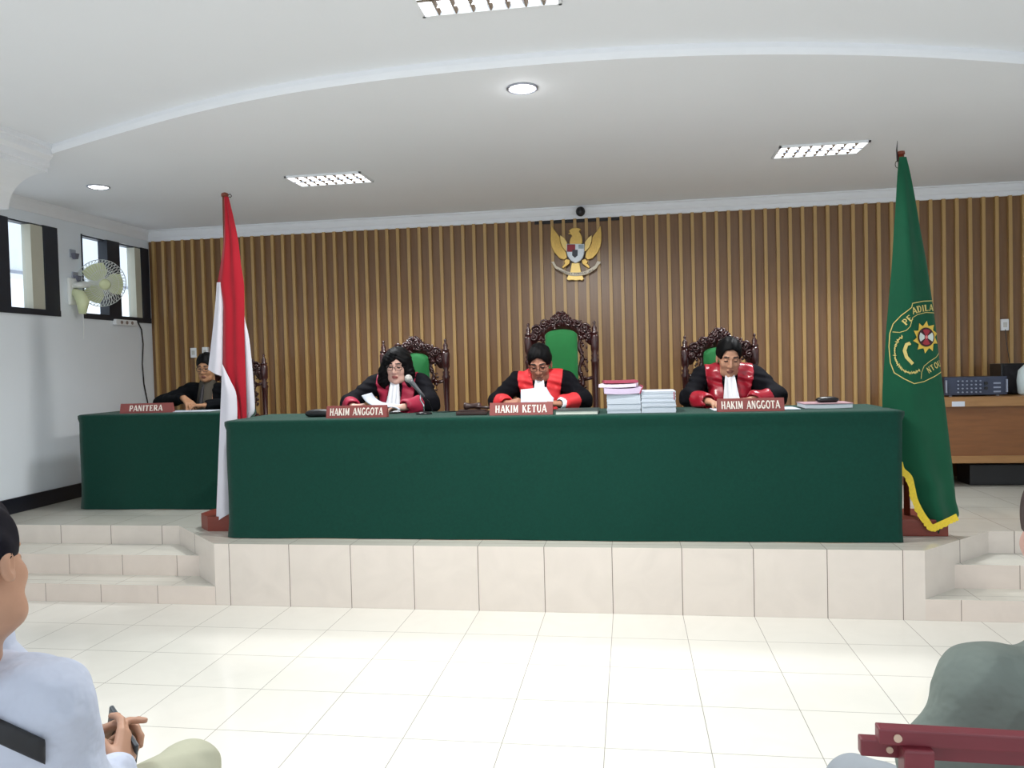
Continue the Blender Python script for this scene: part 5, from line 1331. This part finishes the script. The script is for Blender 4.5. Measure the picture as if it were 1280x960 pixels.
def right_man():
    shL = CP(1229, 864, 1.47); fw = unit(V3(-.14, .99, 0)); rt = unit(np.cross(fw, V3(0, 0, 1)))
    C = shL+rt*.18; shR = C+rt*.18; hip = V3(C[0], C[1], .53)-fw*.0; hR, hL = hip+rt*.09, hip-rt*.09
    kL = CP(1070, 984, 1.93); kR = hip+fw*.44+rt*.16; kR[2] = kL[2]; aL, aR = V3(kL[0], kL[1], .09)+fw*.03, V3(kR[0], kR[1], .09)+fw*.03
    eL = CP(1190, 962, 1.47); wL = CP(1175, 1010, 1.72); eR = shR+V3(0, 0, -.27)+rt*.05; wR = kR-fw*.2+V3(0, 0, .11)
    hc = CP(1340, 680, 1.50); Rh = frame(unit(rotv(fw, V3(0, 0, 1), -.05))+V3(0, 0, -.05)); base = V3(hip[0], hip[1], 0)
    lo = np.min([hc-.18, hip-.25, aL-.12, kL-.1, eL-.1], 0); hi = np.max([hc+.18, kR+.14, aR+.16, shR+.14], 0); lo[2] = 0
    B = SDF(lo, hi, .005)
    for q, h in ((1, hR), (-1, hL)): B.rc(h, C+rt*q*.05-V3(0, 0, .06), .12, .11, .06)
    B.rc(shR-rt*.02, shL+rt*.02, .055, .055, .06); B.rc(C+V3(0, 0, -.02), hc+Rh@np.array([0, -.02, -.06]), .06, .056, .03)
    for h, k_, a in ((hR, kR, aR), (hL, kL, aL)):
        B.rc(h, k_, .085, .055, .04); B.rc(k_, a, .052, .038, .02); B.rc(a-V3(0, 0, .045), a-V3(0, 0, .055)+fw*.15, .038, .032, .02)
    arm_pts(B, shR, eR, wR, .05, .042, .027, .02); arm_pts(B, shL, eL, wL, .05, .042, .027, .02); head(B, hc, Rh, 1.0)
    hand(B, wL, fw+V3(0, 0, -.3), (0, 0, -1), -1, flat); hand(B, wR, fw+V3(0, 0, -.3), (0, 0, -1), 1, flat)
    o = sdf_obj('person', B, [S6, M_lipm, M_brow, M_eye], base, None, head_paint(hc, Rh, 1.0)); tag(o, 'seated person in grey-green shirt cut by the right edge behind the maroon bench', 'person', 'seated audience men')
    G = SDF(lo-.04, hi+.04, .0060)
    for q, h in ((1, hR), (-1, hL)): G.rc(h, C+rt*q*.055-V3(0, 0, .07), .14, .122, .06)
    G.rc(shR-rt*.015, shL+rt*.015, .074, .074, .07); G.rc(C, C+V3(0, 0, .05), .085, .066, .05)
    arm_pts(G, shL, eL, eL+(wL-eL)*.3, .080, .082, .07, .05); arm_pts(G, shR, eR, eR+(wR-eR)*.3, .080, .080, .07, .05); G.wrinkle(wr2(.007))
    G.rc(C+V3(0, 0, .10), C+V3(0, 0, .20), .066, .07, .01, 's'); sdf_obj('shirt', G, M_shirtg, base, o, None, 2)
    P = SDF(lo-.04, hi+.04, .0060)
    for h, k_, a in ((hR, kR, aR), (hL, kL, aL)): P.rc(h, k_, .100, .072, .05); P.rc(k_, a+V3(0, 0, .02), .070, .060, .03)
    P.rc(hR, hL, .12, .12, .05); P.wrinkle(wr2(.004)); sdf_obj('trousers', P, M_troug, base, o, None, 2)
    for a in (aR, aL):
        s_ = SDF(a-V3(.12, .12, .1), a+V3(.12, .26, .06), .006); s_.rc(a-V3(0, 0, .050)-fw*.03, a-V3(0, 0, .055)+fw*.16, .046, .036, .02); sdf_obj('shoe', s_, M_shoe, base, o)
    hair_short(hc, Rh, 1.0, base, o, mat('hair_grey', (70, 60, 58), rough=.8, spec=.1, var=.2, scale=60), line=.045)
    return hip
hipR = right_man(); left_man()
def back_bench():
    pL = CP(1096, 912, 1.262); pR = CP(1281, 928, 1.222); d = pR-pL; rz = math.atan2(d[1], d[0]); z = (pL[2]+pR[2])/2
    b = empty('slatted_bench', (pL[0], pL[1], 0), rz); tag(b, 'maroon wooden bench with slatted back at the lower right', 'bench')
    L = 1.25
    MB().box(0, L, -.012, .014, z-.016, z+.010, .003).build('top_rail', M_bench, b)
    for i, (dz, x0) in enumerate(((-.034, -.022), (-.092, -.022), (-.16, -.022), (-.23, -.022), (-.30, -.022))):
        s_ = MB().box(x0, L, .012, .034, z+dz-.014, z+dz+.014, .003).build('back_slat', M_bench, b)
        MB().tube([(.022, .0125, z+dz), (.022, .0095, z+dz)], .0055, 12).build('screw_plug', M_screw, s_)
    MB().tube([(.028, -.0115, z-.003), (.028, -.0145, z-.003)], .0065, 12).build('screw_plug', M_screw, b.children[0])
    for x in (.034, L-.09): MB().box(x, x+.045, -.026, .013, 0, z-.0155, .004).build('back_post', M_bench, b)
    for i in range(4): MB().box(-.02, L, .06+i*.10, .145+i*.10, .40, .425, .004).build('seat_slat', M_bench, b)
    for x in (.045, L-.09):
        MB().box(x, x+.045, .42, .465, 0, .40, .004).build('front_leg', M_bench, b); MB().box(x, x+.045, .0, .45, .355, .40, .003).build('seat_bearer', M_bench, b)
back_bench()
